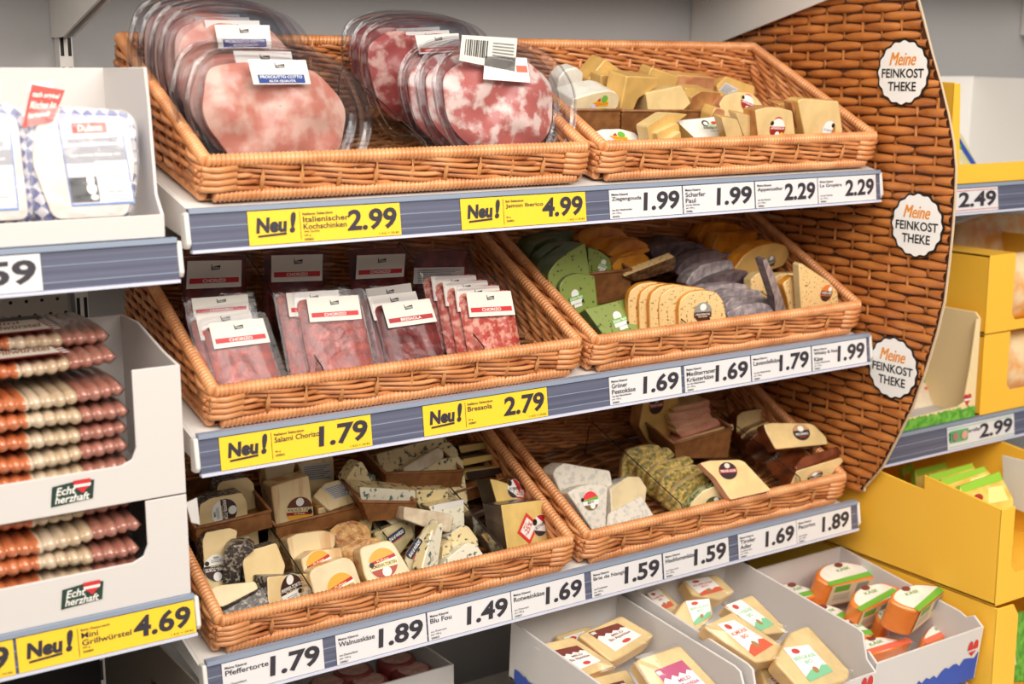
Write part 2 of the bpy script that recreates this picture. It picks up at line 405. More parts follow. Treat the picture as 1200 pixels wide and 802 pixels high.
# ------------------------------------------------------------------ price tags
def rail_x(k, px):
    ends = {1: ((221, 271), (1031.5, 217)), 2: ((236.6, 534), (1016.5, 407.7)), 3: ((242, 800), (1005, 604))}[k]
    (xa, ya), (xb, yb) = ends; py = ya+(yb-ya)*(px-xa)/(xb-xa)
    O = V((0, SH[k][0], SH[k][1])); return hit(px, py, O+V((0, RY/2, RZ/2)), V((0, -RZ, RY)).normalized()*1).x
ink = paint((52, 48, 56)); yellow = mat('yellow_card', (248, 204, 52), .4); white_card = mat('white_card', (222, 220, 222), .4); tag_line = paint((120, 120, 130))
def price_tag(O, x0, x1, price, lines, small, label, new=False, group='price tags on the rails', frame=None, top=''):
    W_, H_ = x1-x0, .0541*.80
    base = O+V((x0, RY*.94, RZ*.94)); ev = V((0, -RY, -RZ)).normalized(); n = V((0, RZ, -RY)).normalized()*1
    n = V((0, -abs(RZ), abs(RY)*-0+.0063)).normalized()
    def F(x, y, h): return V((1, 0, 0))*x+ev*y+n*(h+.0022)
    c = MB(); c.prism([F(0, 0, 0), F(W_, 0, 0), F(W_, H_, 0), F(0, H_, 0)], n*.0006)
    o = c.build('price_tag', yellow if new else white_card, loc=None); o.location = base
    tag(o, label, 'price tag', group)
    h = .0012; t = MB(); p = MB(); xl = .004
    if new:
        q = MB(); nw = W_*.31
        put_text(q, 'Neu', (W_*.05, H_*.34, W_*.24, H_*.80), F, 0, .05, .12, h); put_text(q, '!', (W_*.262, H_*.30, W_*.297, H_*.92), F, 0, .05, .15, h)
        q.prism([F(W_*.055, H_*.22, h), F(W_*.235, H_*.26, h), F(W_*.235, H_*.33, h), F(W_*.055, H_*.28, h)], n*.0001)
        q.build('new_mark', ink, o, fix=False)
        t.quad(F(W_*.325, H_*.08, h), F(W_*.328, H_*.08, h), F(W_*.328, H_*.92, h), F(W_*.325, H_*.92, h))
        xl = W_*.345
    if price:
        pw = W_*.335 if new else W_*.50
        put_text(p, price, (W_-pw-.006, H_*(.22 if new else .20), W_-.006, H_*(.88 if new else .86)), F, 0, .032, .10, h); p.build('price', ink, o, fix=False)
    y = H_*.88
    if top: put_text(t, top, (xl, y-.0036, xl+.0024*len(top), y), F, 0, .02, 0, h)
    y -= .0055
    for s in lines:
        put_text(t, s, (xl, y-.0072, xl+min(.0052*len(s), W_*(.30 if new else .45)), y), F, 0, .015, 0, h); y -= .0092
    y = H_*.34
    for s in small: put_text(t, s, (xl, y-.0030, xl+.0019*len(s), y), F, 0, .01, 0, h); y -= .005
    if new: put_text(t, '1 KG = 29.83', (W_-.034, H_*.06, W_-.004, H_*.12), F, 0, .003, 0, h)
    if t.v: t.build('lettering', ink, o, fix=False)
    if frame: 
        g = MB()
        for yy in (.08, .9): g.prism([F(.002, H_*yy, h), F(W_-.002, H_*yy, h), F(W_-.002, H_*yy+.001, h), F(.002, H_*yy+.001, h)], n*.0001)
        g.build('border', frame, o, fix=False)
    return o
TAGS = [(1, 290, 468, '2.99', ['Italienischer', 'Kochschinken'], ['Alta Qualita', '100 g', '3008850'], 1, 'Italiano Selection'), (1, 539, 685, '4.99', ['Jamon Iberico'], ['80 g', '3008851'], 1, 'Sol Selection'),
 (1, 713, 798, '1.99', ['Ziegengouda'], ['aus den Niederlanden', 'per 100 g', '3004078'], 0, 'Meine Käserei'), (1, 799.5, 882.5, '1.99', ['Scharfer', 'Paul'], ['aus der Schweiz', 'per 100 g', '3008861'], 0, 'Meine Käserei'),
 (1, 884, 956.5, '2.29', ['Appenzeller'], ['aus der Schweiz', 'per 100 g', '3008862'], 0, 'Meine Käserei'), (1, 957.5, 1025, '2.29', ['Le Gruyère'], ['aus der Schweiz', 'per 100 g', '3008860'], 0, 'Meine Käserei'),
 (2, 257, 434, '1.79', ['Salami Chorizo'], ['80 g', '3008852'], 1, 'Italiano Selection'), (2, 495, 640, '2.79', ['Bresaola'], ['70 g', '3008857'], 1, 'Italiano Selection'),
 (2, 713, 797, '1.69', ['Grüner', 'Pestokäse'], ['aus den Niederlanden', 'per 100 g', '3008840'], 0, 'Meine Käserei'), (2, 801, 878, '1.69', ['Mediterraner', 'Kräuterkäse'], ['aus den Niederlanden', 'per 100 g', '3008842'], 0, 'Meine Käserei'),
 (2, 879.5, 949, '1.79', ['Lavendelkäse'], ['aus den Niederlanden', 'per 100 g', '3008841'], 0, 'Meine Käserei'), (2, 950.5, 1014, '1.99', ['Whisky & Nuss', 'Käse'], ['aus den Niederlanden', 'per 100 g', '3008843'], 0, 'Meine Käserei'),
 (3, 260, 378, '1.79', ['Pfeffertorte'], ['aus Deutschland', 'per 100 g', '3008866'], 0, 'Meine Käserei'), (3, 393, 498.5, '1.89', ['Walnusskäse'], ['aus Deutschland', 'per 100 g', '3008867'], 0, 'Meine Käserei'),
 (3, 500.5, 597.5, '1.49', ['Blu Fou'], ['aus Österreich', 'per 100 g', '3008828'], 0, 'Meine Käserei'), (3, 598.5, 684, '1.69', ['Rotweinkäse'], ['aus Österreich', 'per 100 g', '3008827'], 0, 'Meine Käserei'),
 (3, 692, 774.5, '1.59', ['Brie de Nangis'], ['aus Frankreich', 'per 100 g', '3008825'], 0, 'Meine Käserei'), (3, 776.5, 852.5, '1.59', ['Heublumenkäse'], ['aus Österreich', 'per 100 g', '3008826'], 0, 'Meine Käserei'),
 (3, 864, 932, '1.69', ['Tiroler', 'Adler'], ['aus Österreich', 'per 100 g', '3008829'], 0, 'Meine Käserei'), (3, 932.5, 996, '1.89', ['Pecorino'], ['aus Italien', 'per 100 g', '3008824'], 0, 'Meine Käserei')]
ROWN = {1: 'top', 2: 'middle', 3: 'bottom'}
ORD = ['first', 'second', 'third', 'fourth', 'fifth', 'sixth', 'seventh', 'eighth']; cnt = {1: 0, 2: 0, 3: 0}
for k, a, b_, pr, ls, sm, nw, tp in TAGS:
    cnt[k] += 1
    price_tag(V((0, SH[k][0], SH[k][1])), rail_x(k, a), rail_x(k, b_), pr, ls, sm,
              ('yellow' if nw else 'white')+' price tag reading '+pr+', '+ORD[cnt[k]-1]+' from the left on the '+ROWN[k]+' basket rail', nw, top=tp)
# rails of the neighbouring bays
OL1, OL2, OR1, OR2 = V((0, -.002, LZ1)), V((0, -.002, LZ2)), V((0, 0, -.036)), V((0, 0, -.489))
price_tag(OL1, -.36, -.184, '1.59', [], [], 'white price tag ending in 59 cut by the left picture edge')
price_tag(OL2, -.243, -.019, '4.69', ['Mini', 'Grillwürstel'], ['300 g', '3008880'], 'yellow price tag reading 4.69 under the sausage cartons', True, top='Echt Österreich')
price_tag(OL2, -.47, -.247, '3.99', [], [], 'yellow price tag cut off by the left edge beside the 4.69 one', True)
price_tag(OR1, 1.36, 1.575, '2.49', [], [], 'white price tag with red lines reading 2.49 on the right upper rail', frame=paint((214, 60, 60)))
o = price_tag(OR1, 1.668, 1.80, '', [], [], 'white tag with a yellow round seal at the right picture edge')
m = MB(); 
for r_, c_, h_ in ((.014, 0, .0012), (.0105, 1, .0016), (.006, 0, .002)):
    m.add([V((.018, 0, .0215))+V((r_*math.cos(a*math.pi/12), -.0025-h_, r_*math.sin(a*math.pi/12))) for a in range(24)], [tuple(range(24))], c_)
m.build('seal', [paint((240, 210, 50)), paint((40, 90, 160))], o, fix=False)
o = price_tag(OR2, 1.474, 1.675, '2.99', ['      Bio Mozzarella', '      Käse'], [], 'white price tag with green square reading 2.99 on the right lower rail', frame=paint((90, 170, 110)))
m = MB(); m.box((.004, -.0042, .014), (.055, -.0035, .037), 0); m.build('green_square', paint((90, 176, 110)), o)
m = MB()
for cx_, c_ in ((.016, 0), (.042, 1)):
    m.add([V((cx_, 0, .026))+V((.0085*math.cos(a*math.pi/8), -.0062, .0085*math.sin(a*math.pi/8))) for a in range(16)], [tuple(range(16))], c_)
m.build('round_seal', [paint((170, 120, 120)), paint((225, 160, 150))], o, fix=False)
# ------------------------------------------------------------------ goods: helpers
FR = {k: (B0(k), T) for k in (1, 2, 3)}
FR['L1'] = (V((0, -.005, LZ1)), 0); FR['L2'] = (V((0, -.005, LZ2)), 0); FR['R1'] = (V((0, 0, -.036)), 0); FR['R2'] = (V((0, 0, -.489)), 0)
FR['T2'] = (V((0, -.25, -.82)), R(4)); FR['T3'] = (V((0, -.26, -.82)), R(6)); FR['T4'] = (V((0, -.245, -.86)), R(7)); FR['T1'] = (V((0, -.1, -.90)), R(0)); FR['RB'] = (V((1.3, -.27, -.72)), 0)
DBG = []
class Face:
    """a plane in the place: stands on frame k's floor, leans back by `lean`, turned by `yaw`"""
    def __init__(s, k, px, v=None, w=0, lean=0, yaw=0):
        O, t = FR[k]; s.Rm = Matrix.Rotation(t, 3, 'X'); s.O = O; s.k = k
        th, ps = R(lean), R(yaw); fl = .012 if k in (1, 2, 3) else 0
        s.n = s.Rm @ V((math.sin(ps)*math.cos(th), -math.cos(ps)*math.cos(th), math.sin(th)))
        s.u = s.Rm @ V((math.cos(ps), math.sin(ps), 0)); s.e = s.n.cross(s.u).normalized()
        low = max(px, key=lambda p: p[1]); up = s.Rm @ V((0, 0, 1))
        if v is None: s.P = hit(low[0], low[1], O+s.Rm @ V((0, 0, fl+w)), up)
        else: s.P = hit(low[0], low[1], O+s.Rm @ V((0, v, 0)), s.Rm @ V((0, 1, 0)))
        loc = s.Rm.transposed() @ (s.P-O); s.gap = loc.z-fl; s.v = loc.y
    def at(s, px, py, h=0): return hit(px, py, s.P+s.n*h, s.n)
def rounded(poly, rr):
    """poly of 3D points, corners rounded by rr"""
    if not rr: return poly
    out = []; n = len(poly)
    for i in range(n):
        a, b, c = poly[i-1], poly[i], poly[(i+1) % n]
        d1, d2 = a-b, c-b; r1, r2 = min(rr, d1.length*.42), min(rr, d2.length*.42)
        p, q = b+d1.normalized()*r1, b+d2.normalized()*r2
        for t in (0, .33, .67, 1): out.append(p*(1-t)**2+b*2*t*(1-t)+q*t*t)
    return out
def prims(mb, mats, spec, F, h0=.0006):
    """flat label artwork; F(x, y, h) maps unit label space to the place"""
    def mi(c):
        m = paint(c)
        if m not in mats: mats.append(m)
        return mats.index(m)
    h = h0
    for p in spec:
        k = p[0]
        if k == 'd': 
            ry_ = p[5] if len(p) > 5 else p[3]
            pts = [F(p[1]+p[3]*math.cos(2*math.pi*i/28), p[2]+ry_*math.sin(2*math.pi*i/28), h) for i in range(28)]; c = p[4]
        elif k == 'r': pts = [F(p[1], p[2], h), F(p[3], p[2], h), F(p[3], p[4], h), F(p[1], p[4], h)]; c = p[5]
        elif k == 's': pts = [F(p[3]*math.cos(R(p[1]+(p[2]-p[1])*i/20)), p[3]*math.sin(R(p[1]+(p[2]-p[1])*i/20)), h) for i in range(21)]; c = p[4]
        elif k == 'p': pts = [F(x, y, h) for x, y in p[1]]; c = p[2]
        elif k == 't':
            put_text(mb, p[1], p[2:6], F, mi(p[6]), .02, p[7] if len(p) > 7 else 0, h); h += .00008; continue
        mb.add(pts, [tuple(range(len(pts)))], mi(c)); h += .00008
Wt, Br, Rd, Bk, Or, Gn, Cr, Nv = (240, 238, 232), (62, 38, 28), (190, 40, 38), (30, 26, 26), (240, 160, 40), (110, 175, 60), (240, 222, 170), (28, 38, 66)
ART = {
 'pep': [('d', 0, 0, 1, Wt), ('s', 12, 168, .98, Br), ('r', -.98, -.22, .98, .24, Br), ('t', 'PFEFFER-TORTE', -.9, -.06, .9, .2, Wt), ('t', 'KÄSE', -.5, -.2, .5, -.1, Cr), ('d', 0, .62, .33, Wt), ('s', 40, 75, .97, (120, 140, 70)), ('d', .72, -.42, .17, Bk), ('r', -.5, -.5, .4, -.45, (150, 150, 150)), ('r', -.45, -.62, .4, -.58, (150, 150, 150)), ('t', '100%', -.2, -.85, .2, -.7, Bk)],
 'wal': [('d', 0, 0, 1, (232, 170, 60)), ('s', 10, 170, .98, (96, 50, 30)), ('r', -.99, -.1, .99, .22, Cr), ('t', 'WALNUSS-TORTE', -.92, -.06, .92, .18, Br), ('r', -.95, -.32, .95, -.1, (150, 30, 36)), ('t', 'KÄSE', -.4, -.27, .4, -.15, Cr), ('d', 0, .62, .3, Wt), ('d', .78, -.1, .17, Bk)],
 'alm': [('d', 0, 0, 1, Wt), ('s', 14, 166, .98, (244, 172, 60)), ('p', [(-.95, .02), (.95, .2), (.9, .42), (-.9, .22)], (190, 36, 44)), ('t', 'KÄSE', -.4, .14, .45, .28, Cr), ('r', -.96, -.28, .96, .06, (246, 226, 160)), ('t', 'ALMSENN TORTEN', -.9, -.22, .9, .0, (60, 40, 30)), ('s', 200, 340, .98, (176, 70, 50)), ('d', .1, -.6, .32, Wt), ('d', -.8, .05, .17, Bk)],
 'blu': [('d', -.8, 0, .2, Nv, .9), ('d', .8, 0, .2, Nv, .9), ('r', -.8, -.9, .8, .9, Nv), ('t', 'BLAU & WÜRZIG', -.8, -.4, .85, .5, Wt, .2), ('r', -.9, -1.05, .5, -.85, Rd)],
 'pesto': [('d', -.05, .5, .5, Wt), ('r', -.8, -.55, .75, .15, Wt), ('r', -.9, -.15, .95, .3, Gn), ('t', 'Grüner Pesto', -.8, -.08, .85, .24, Wt, .2), ('d', .8, -.45, .16, Bk), ('r', -.4, -.95, .6, -.6, Wt)],
 'med': [('d', 0, 0, 1, (150, 148, 140)), ('s', 200, 340, .98, (74, 40, 26)), ('r', -.98, -.5, .98, .02, (74, 40, 26)), ('t', 'KRÄUTERKÄSE', -.8, -.3, .8, -.08, Wt), ('t', 'MEDITERRAN', -.5, -.5, .5, -.36, Cr), ('d', 0, .5, .36, Wt), ('d', .7, -.75, .16, Bk)],
 'whi': [('d', 0, 0, 1, (226, 120, 50)), ('r', -.95, -.25, .95, .25, (50, 36, 30)), ('t', 'WHISKY & NUSS', -.85, -.15, .85, .18, Wt), ('d', .45, .5, .3, Wt), ('s', 200, 340, .97, (70, 44, 36))],
 'app': [('d', 0, .75, .45, (200, 44, 44), .24), ('t', 'Schweiz', -.3, .66, .3, .84, Wt), ('d', 0, 0, .85, Wt), ('r', -.95, -.18, .95, .12, (176, 36, 36)), ('t', 'APPENZELLER', -.85, -.12, .85, .07, Wt), ('s', 190, 350, .95, (150, 40, 36)), ('d', 0, -.62, .3, Wt), ('d', .55, -.6, .22, (240, 190, 40)), ('d', -.75, .42, .2, Bk)],
 'gru': [('d', 0, 0, 1, (216, 226, 236)), ('d', 0, 0, .85, Wt), ('t', 'LE GRUYÈRE', -.75, -.15, .75, .12, (60, 80, 150)), ('s', -60, 60, .98, (170, 120, 60)), ('d', .45, .6, .24, Bk), ('r', -.5, -.45, .4, -.38, (90, 110, 170))],
 'goat': [('r', -1, -.3, 1, .25, (244, 190, 40)), ('t', 'ZIEGENGOUDA', -.9, -.2, .9, .15, (190, 40, 40)), ('d', .4, .5, .4, Gn), ('p', [(-.6, .3), (-.2, .7), (-.1, .25)], Rd), ('d', -.95, -.3, .3, (210, 200, 230)), ('r', -.3, -.7, .8, -.5, (150, 190, 110))],
 'paul': [('d', -.6, .35, .35, (70, 66, 62)), ('d', -.6, .32, .2, Wt), ('d', -.1, .05, .4, (190, 200, 170), .25), ('t', 'Scharfer Paul', -.9, -.3, .7, .05, (110, 130, 100), .2), ('d', .25, .45, .3, (200, 60, 50), .16), ('d', .85, -.35, .24, Bk), ('r', -.4, -.55, .5, -.5, (120, 120, 110))],
 'brie': [('d', 0, 0, 1, Wt), ('s', 10, 170, .98, (226, 60, 66)), ('p', [(-.9, .1), (.95, .45), (.95, .1), (-.9, -.02)], Gn), ('t', 'BRIE', -.4, -.32, .4, .0, (50, 50, 60)), ('s', 205, 335, .97, (120, 100, 60)), ('d', .2, -.5, .32, Wt), ('d', -1, .2, .2, Bk)],
 'heu': [('d', 0, 0, 1, (70, 84, 40)), ('t', 'HEUBLUMEN', -.8, -.15, .8, .2, Wt), ('d', .4, .5, .3, (230, 230, 220)), ('s', 200, 340, .97, (40, 44, 26))],
 'adl': [('d', 0, 0, 1, (50, 24, 24)), ('r', -.97, -.25, .97, .2, (170, 40, 40)), ('t', 'TIROLER ADLER', -.85, -.15, .85, .12, Wt), ('d', 0, .58, .3, (220, 210, 200))],
 'pec': [('d', 0, 0, 1, (44, 32, 28)), ('s', 15, 165, .97, (200, 150, 110)), ('d', 0, .45, .36, Wt), ('t', 'PECORINO', -.75, -.35, .75, -.05, Wt), ('r', -.4, -.6, .4, -.5, (180, 60, 50))],
 'red': [('d', 0, 0, 1, Wt), ('s', -30, 100, .97, (180, 36, 40)), ('s', 180, 300, .97, (60, 50, 50)), ('t', 'ROTWEIN', -.7, -.15, .7, .15, (60, 40, 40)), ('d', -.6, .6, .3, Bk)],
 '25': [('r', -1, -1, 1, 1, (220, 60, 52)), ('r', -.72, -.72, .72, .72, Wt), ('t', '-25%', -.62, -.3, .62, .3, (214, 40, 40)), ('t', 'MHD', -.3, .4, .3, .62, (226, 130, 120))],
 'bar': [('r', -1, -1, 1, 1, (216, 214, 206))]+[('r', -.85+i*.075, -.5, -.85+i*.075+.035*(1+(i*7 % 3)/3), .7, (60, 60, 60)) for i in range(11)]+[('r', .12, .62-.2*i, .9, .55-.2*i, (130, 130, 130)) for i in range(6)],
 'txt': [('r', -1, -1, 1, 1, (205, 204, 202))]+[('r', -.85, .7-.24*i, .85-(i % 3)*.2, .6-.24*i, (120, 120, 122)) for i in range(7)],
}
def flag(t='Dulano'):   # small black wordmark with an upright stem
    return [('p', [(-.13, .42), (-.10, .42), (-.10, .72), (-.13, .74)], Bk), ('p', [(-.13, .30), (.20, .36), (.21, .66), (-.10, .56)], Bk), ('t', t, -.08, .40, .18, .56, (226, 222, 214), .2)]
def band_art(word, col, bg=(232, 226, 216), w=.9, wc=Wt):
    return [('r', -1, -1, 1, 1, bg)]+flag()+[('r', -w, -.64, w, -.26, col), ('t', word, -.42, -.58, .42, -.33, wc)]
def qmap(f, q, h):
    a, b, c, d = [f.at(x, y, h) for x, y in q]    # corners TL TR BR BL
    def F(x, y, hh):
        s, t = (x+1)/2, (y+1)/2
        return (d*(1-s)+c*s)*(1-t)+(a*(1-s)+b*s)*t+f.n*hh
    return F
def cmap(f, cx, cy, r, h, rot=0, asp=1):
    P = f.at(cx, cy, h); k = r*pxsize(P); c, s = math.cos(R(rot)), math.sin(R(rot))
    ex = f.u*c+f.e*s; ey = f.e*c-f.u*s
    return lambda x, y, hh: P+ex*(x*k)+ey*(y*k*asp)+f.n*hh
def put_label(o, base, spec, F, name='label', desc=None):
    mb = MB(); ms = []; prims(mb, ms, spec, F)
    l = mb.build(name, ms, o, fix=False); l.data.transform(Matrix.Translation(-V(base)))
    if desc: l['label'] = desc
    return l
def slab(name, label, cat, k, poly, mats, th=.03, v=None, w=0, lean=0, yaw=0, rr=.004, bev=.002, labels=(), group=None, taper=1.0, drop=True, quiet=False, skew=(0, 0)):
    """one piece cut to an outline, with real thickness behind its face; labels: (art, cx, cy, r, rot[, asp]) or (art, quad)"""
    f = Face(k, poly, v, w, lean, yaw)
    P3 = [f.at(x, y) for x, y in poly]
    if drop and v is not None and f.gap > .004 and w == 0:
        b = [(p-f.P).dot(f.e) for p in P3]; lo, hi = min(b), max(b); g = f.gap/max(.35, math.cos(R(lean)))
        P3 = [p-f.e*g if bb < lo+.22*(hi-lo) else p for p, bb in zip(P3, b)]
    P3 = rounded(P3, rr); c = sum(P3, V())/len(P3)
    base = V(min(P3, key=lambda p: p.z)); base = V((c.x, c.y, base.z))
    mb = MB(); n = len(P3); off = -f.n*th+f.u*skew[0]+f.e*skew[1]
    back = [c+(p-c)*taper+off for p in P3]
    tri = tessellate_polygon([P3])
    mb.add(P3+back, list(tri), 0); 
    mb.f += [[i+n for i in t[::-1]] for t in tri]; mb.m += [0]*len(tri); mb.sm += [False]*len(tri)
    for i in range(n): mb.f.append([i, n+i, n+(i+1) % n, (i+1) % n]); mb.m.append(1); mb.sm.append(False)
    if not isinstance(mats, (tuple, list)): mats = (mats, mats)
    # merge the triangulated faces so that the bevel follows the outline only
    o = mb.build(name, list(mats), loc=base, bevel=0)
    bm = bmesh.new(); bm.from_mesh(o.data)
    bmesh.ops.dissolve_limit(bm, angle_limit=R(1), verts=[], edges=[e for e in bm.edges if len(e.link_faces) == 2 and e.link_faces[0].material_index == 0 and e.link_faces[1].material_index == 0])
    bmesh.ops.recalc_face_normals(bm, faces=bm.faces); bm.to_mesh(o.data); bm.free()
    if bev:
        md = o.modifiers.new('bevel', 'BEVEL'); md.width = bev; md.segments = 2; md.limit_method = 'ANGLE'; md.angle_limit = R(50)
        for p in o.data.polygons: p.use_smooth = True
        o.data.set_sharp_from_angle(angle=R(35))
    tag(o, label, cat, group)
    for l in labels:
        art = ART[l[0]] if isinstance(l[0], str) else l[0]
        if len(l) == 2: F = qmap(f, l[1], .0003)
        else: F = cmap(f, l[1], l[2], l[3], .0003, l[4] if len(l) > 4 else 0, l[5] if len(l) > 5 else 1)
        put_label(o, base, art, F)
    DBG.append((name, label, k, round(f.v, 3), round(f.gap, 3)))
    o['_n'] = f.n[:] if False else 0; del o['_n']
    o_face[o.name] = f
    return o
o_face = {}
def again(o, d, label, lab=False):
    """another piece of the same kind moved by d = (x, depth, height) in its shelf's own frame"""
    f = o_face.get(o.name); Rm = f.Rm if f else Matrix.Identity(3)
    c = o.copy(); COL.objects.link(c); c.location = o.location+Rm @ V(d); c['label'] = label
    for ch in o.children:
        if ch.name.startswith('label') and not lab: continue
        x = ch.copy(); COL.objects.link(x); x.parent = c
        for g in ch.children: y = g.copy(); COL.objects.link(y); y.parent = x
    o_face[c.name] = f
    return c
# cheese surfaces
def cheese(n, c, c2=None, **kw):
    kw.setdefault('rough', .38); kw.setdefault('coat', .35); kw.setdefault('scale', 30); kw.setdefault('bump', .08)
    return mat(n, c, c2=c2 or tuple(max(0, int(x*.94)) for x in c), **kw)
gold = cheese('cheese_gold', (220, 178, 104)); pale = cheese('cheese_pale', (230, 200, 142)); cream = cheese('cheese_cream', (236, 216, 176)); ivory = cheese('cheese_ivory', (238, 234, 222))
gold_rind = cheese('rind_tan', (196, 140, 84), (160, 104, 60)); pink_rind = cheese('rind_pink', (206, 150, 108), (176, 116, 80))
orange_rind = cheese('rind_orange', (226, 150, 50)); green = cheese('cheese_green', (138, 154, 76), (50, 74, 26), scale=170, lo=.64, hi=.70, detail=1); green_rind = cheese('rind_green', (92, 108, 60), (70, 88, 48))
mango = cheese('cheese_mango', (232, 154, 36), (206, 120, 24)); purple = cheese('cheese_lavender', (110, 92, 94), (74, 60, 68), scale=60); lilac = cheese('cheese_lilac', (186, 174, 174), (138, 126, 132), scale=70)
herb = cheese('cheese_herb', (236, 200, 140), (110, 90, 44), scale=260, lo=.62, hi=.70, detail=1)
pep = cheese('cheese_pepper', (232, 206, 154), (228, 200, 146)); pep_crust = cheese('pepper_crust', (58, 50, 44), (150, 140, 128), scale=190, lo=.5, hi=.62, bump=.6, bscale=260, detail=1)
walnut_side = cheese('walnut_side', (236, 208, 156), (196, 140, 86), scale=34, lo=.5, hi=.6)
walnut = cheese('cheese_walnut', (236, 212, 164), (212, 170, 120), stretch=(1, .1, .1), scale=60, lo=.5, hi=.62); nuts = cheese('nut_topping', (206, 160, 100), (158, 104, 56), scale=70, bump=.8, bscale=110)
blue = cheese('cheese_blue', (228, 208, 158), (58, 74, 70), scale=110, lo=.56, hi=.65, detail=2); blue_white = cheese('cheese_blue_white', (234, 228, 206), (90, 110, 104), scale=105, lo=.57, hi=.66, detail=2); foil = cheese('wrapped_foil', (226, 212, 186), (200, 178, 150), coat=.8, rough=.25, bump=.5)
wine_rind = cheese('wine_rind', (52, 38, 32), (74, 54, 44), rough=.3); wine = cheese('cheese_wine', (230, 198, 120))
brie_paper = cheese('brie_paper', (222, 214, 200), (196, 192, 184), scale=120, lo=.5, hi=.62, rough=.55, coat=.1, bump=.4)
brie_rind = cheese('brie_rind', (228, 208, 164)); hay = cheese('hay_crust', (190, 160, 76), (110, 100, 40), scale=130, bump=.8, bscale=180, lo=.4, hi=.58); hay_green = cheese('hay_green', (190, 196, 150), (80, 100, 50), scale=140, lo=.45, hi=.55)
bacon = cheese('adler_pink', (220, 160, 134), (200, 130, 106)); adler = cheese('adler_face', (240, 206, 146)); brown_rind = cheese('pecorino_rind', (120, 58, 28), (84, 38, 18), rough=.25, coat=.7)
herb_shade = cheese('herb_face_shade', (70, 44, 30), (120, 84, 50), scale=120, bump=.5)  # herb slice face with its shade put into the colour
def tray_box(label, k, poly_front, depth, h_px=None, v=None, w=0, yaw=0, lean=0, group='small woven trays in the baskets', sides=True, open_top=True):
    """small rattan tray: poly_front = outline of its front wall (TL TR BR BL)"""
    f = Face(k, poly_front, v, w, lean, yaw); a, b, c, d = [f.at(x, y) for x, y in poly_front]; t = .004
    nb = f.Rm @ V((0, 0, 1)); back = (f.Rm @ V((-math.sin(R(yaw)), math.cos(R(yaw)), 0)))*depth
    base = (c+d)/2; root = empty('woven_tray', base); tag(root, label, 'tray', group)
    def wall(nm, p, q, r, s, th):
        m = MB(); L = (q-p).length; rows = max(5, int((p-s).length/.0042)); cols = max(6, int(L/.006))
        n = (q-p).cross(s-p).normalized()
        vs = []; fs = []
        for i in range(rows*2+1):
            for j in range(cols*2+1):
                x = j/(cols*2); y = i/(rows*2)
                bump = .0011*math.cos(math.pi*i)*1.0 + .0006*math.cos(math.pi*j+math.pi*(i//2))
                pt = (p*(1-x)+q*x)*(1-y)+(s*(1-x)+r*x)*y
                vs.append(pt+n*bump-base)
        C_ = cols*2+1
        for i in range(rows*2):
            for j in range(cols*2): fs.append((i*C_+j, i*C_+j+1, (i+1)*C_+j+1, (i+1)*C_+j))
        m.add(vs, fs, 0, True)
        m.tube([p-base, (p*.5+q*.5)-base, q-base], .0026, 6)
        return m.build(nm, tray_rattan, root, fix=False)
    wall('front_wall', a, b, c, d, t)
    if sides:
        wall('side_wall', a+back, a, d, d+back, t); wall('side_wall', b, b+back, c+back, c, t); wall('back_wall', b+back, a+back, d+back, c+back, t)
        m = MB(); m.prism([d-base, c-base, c+back-base, d+back-base], nb*.003); m.build('tray_base', tray_rattan, root)
    return root
film = clear('clear_film', .04, rough=.16, bump=.25)
wrinkled = clear('wrinkled_film', .045, rough=.12, bump=.9, bscale=26); shell = clear('tray_plastic', .018, (250, 250, 252), .07, .3, 34, 3.4); lid = clear('lid_plastic', .05, (248, 249, 252), .07, .12, 24, 1.5)
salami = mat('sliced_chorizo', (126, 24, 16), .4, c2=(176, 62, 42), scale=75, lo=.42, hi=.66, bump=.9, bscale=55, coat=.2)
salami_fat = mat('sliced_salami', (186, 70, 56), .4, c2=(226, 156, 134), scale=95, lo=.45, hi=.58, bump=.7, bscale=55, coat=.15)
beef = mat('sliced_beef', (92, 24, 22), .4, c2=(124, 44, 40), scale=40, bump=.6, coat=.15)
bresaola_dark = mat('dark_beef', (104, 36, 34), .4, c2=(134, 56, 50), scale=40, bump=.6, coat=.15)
GR_P = 'clear packs of sliced sausage'
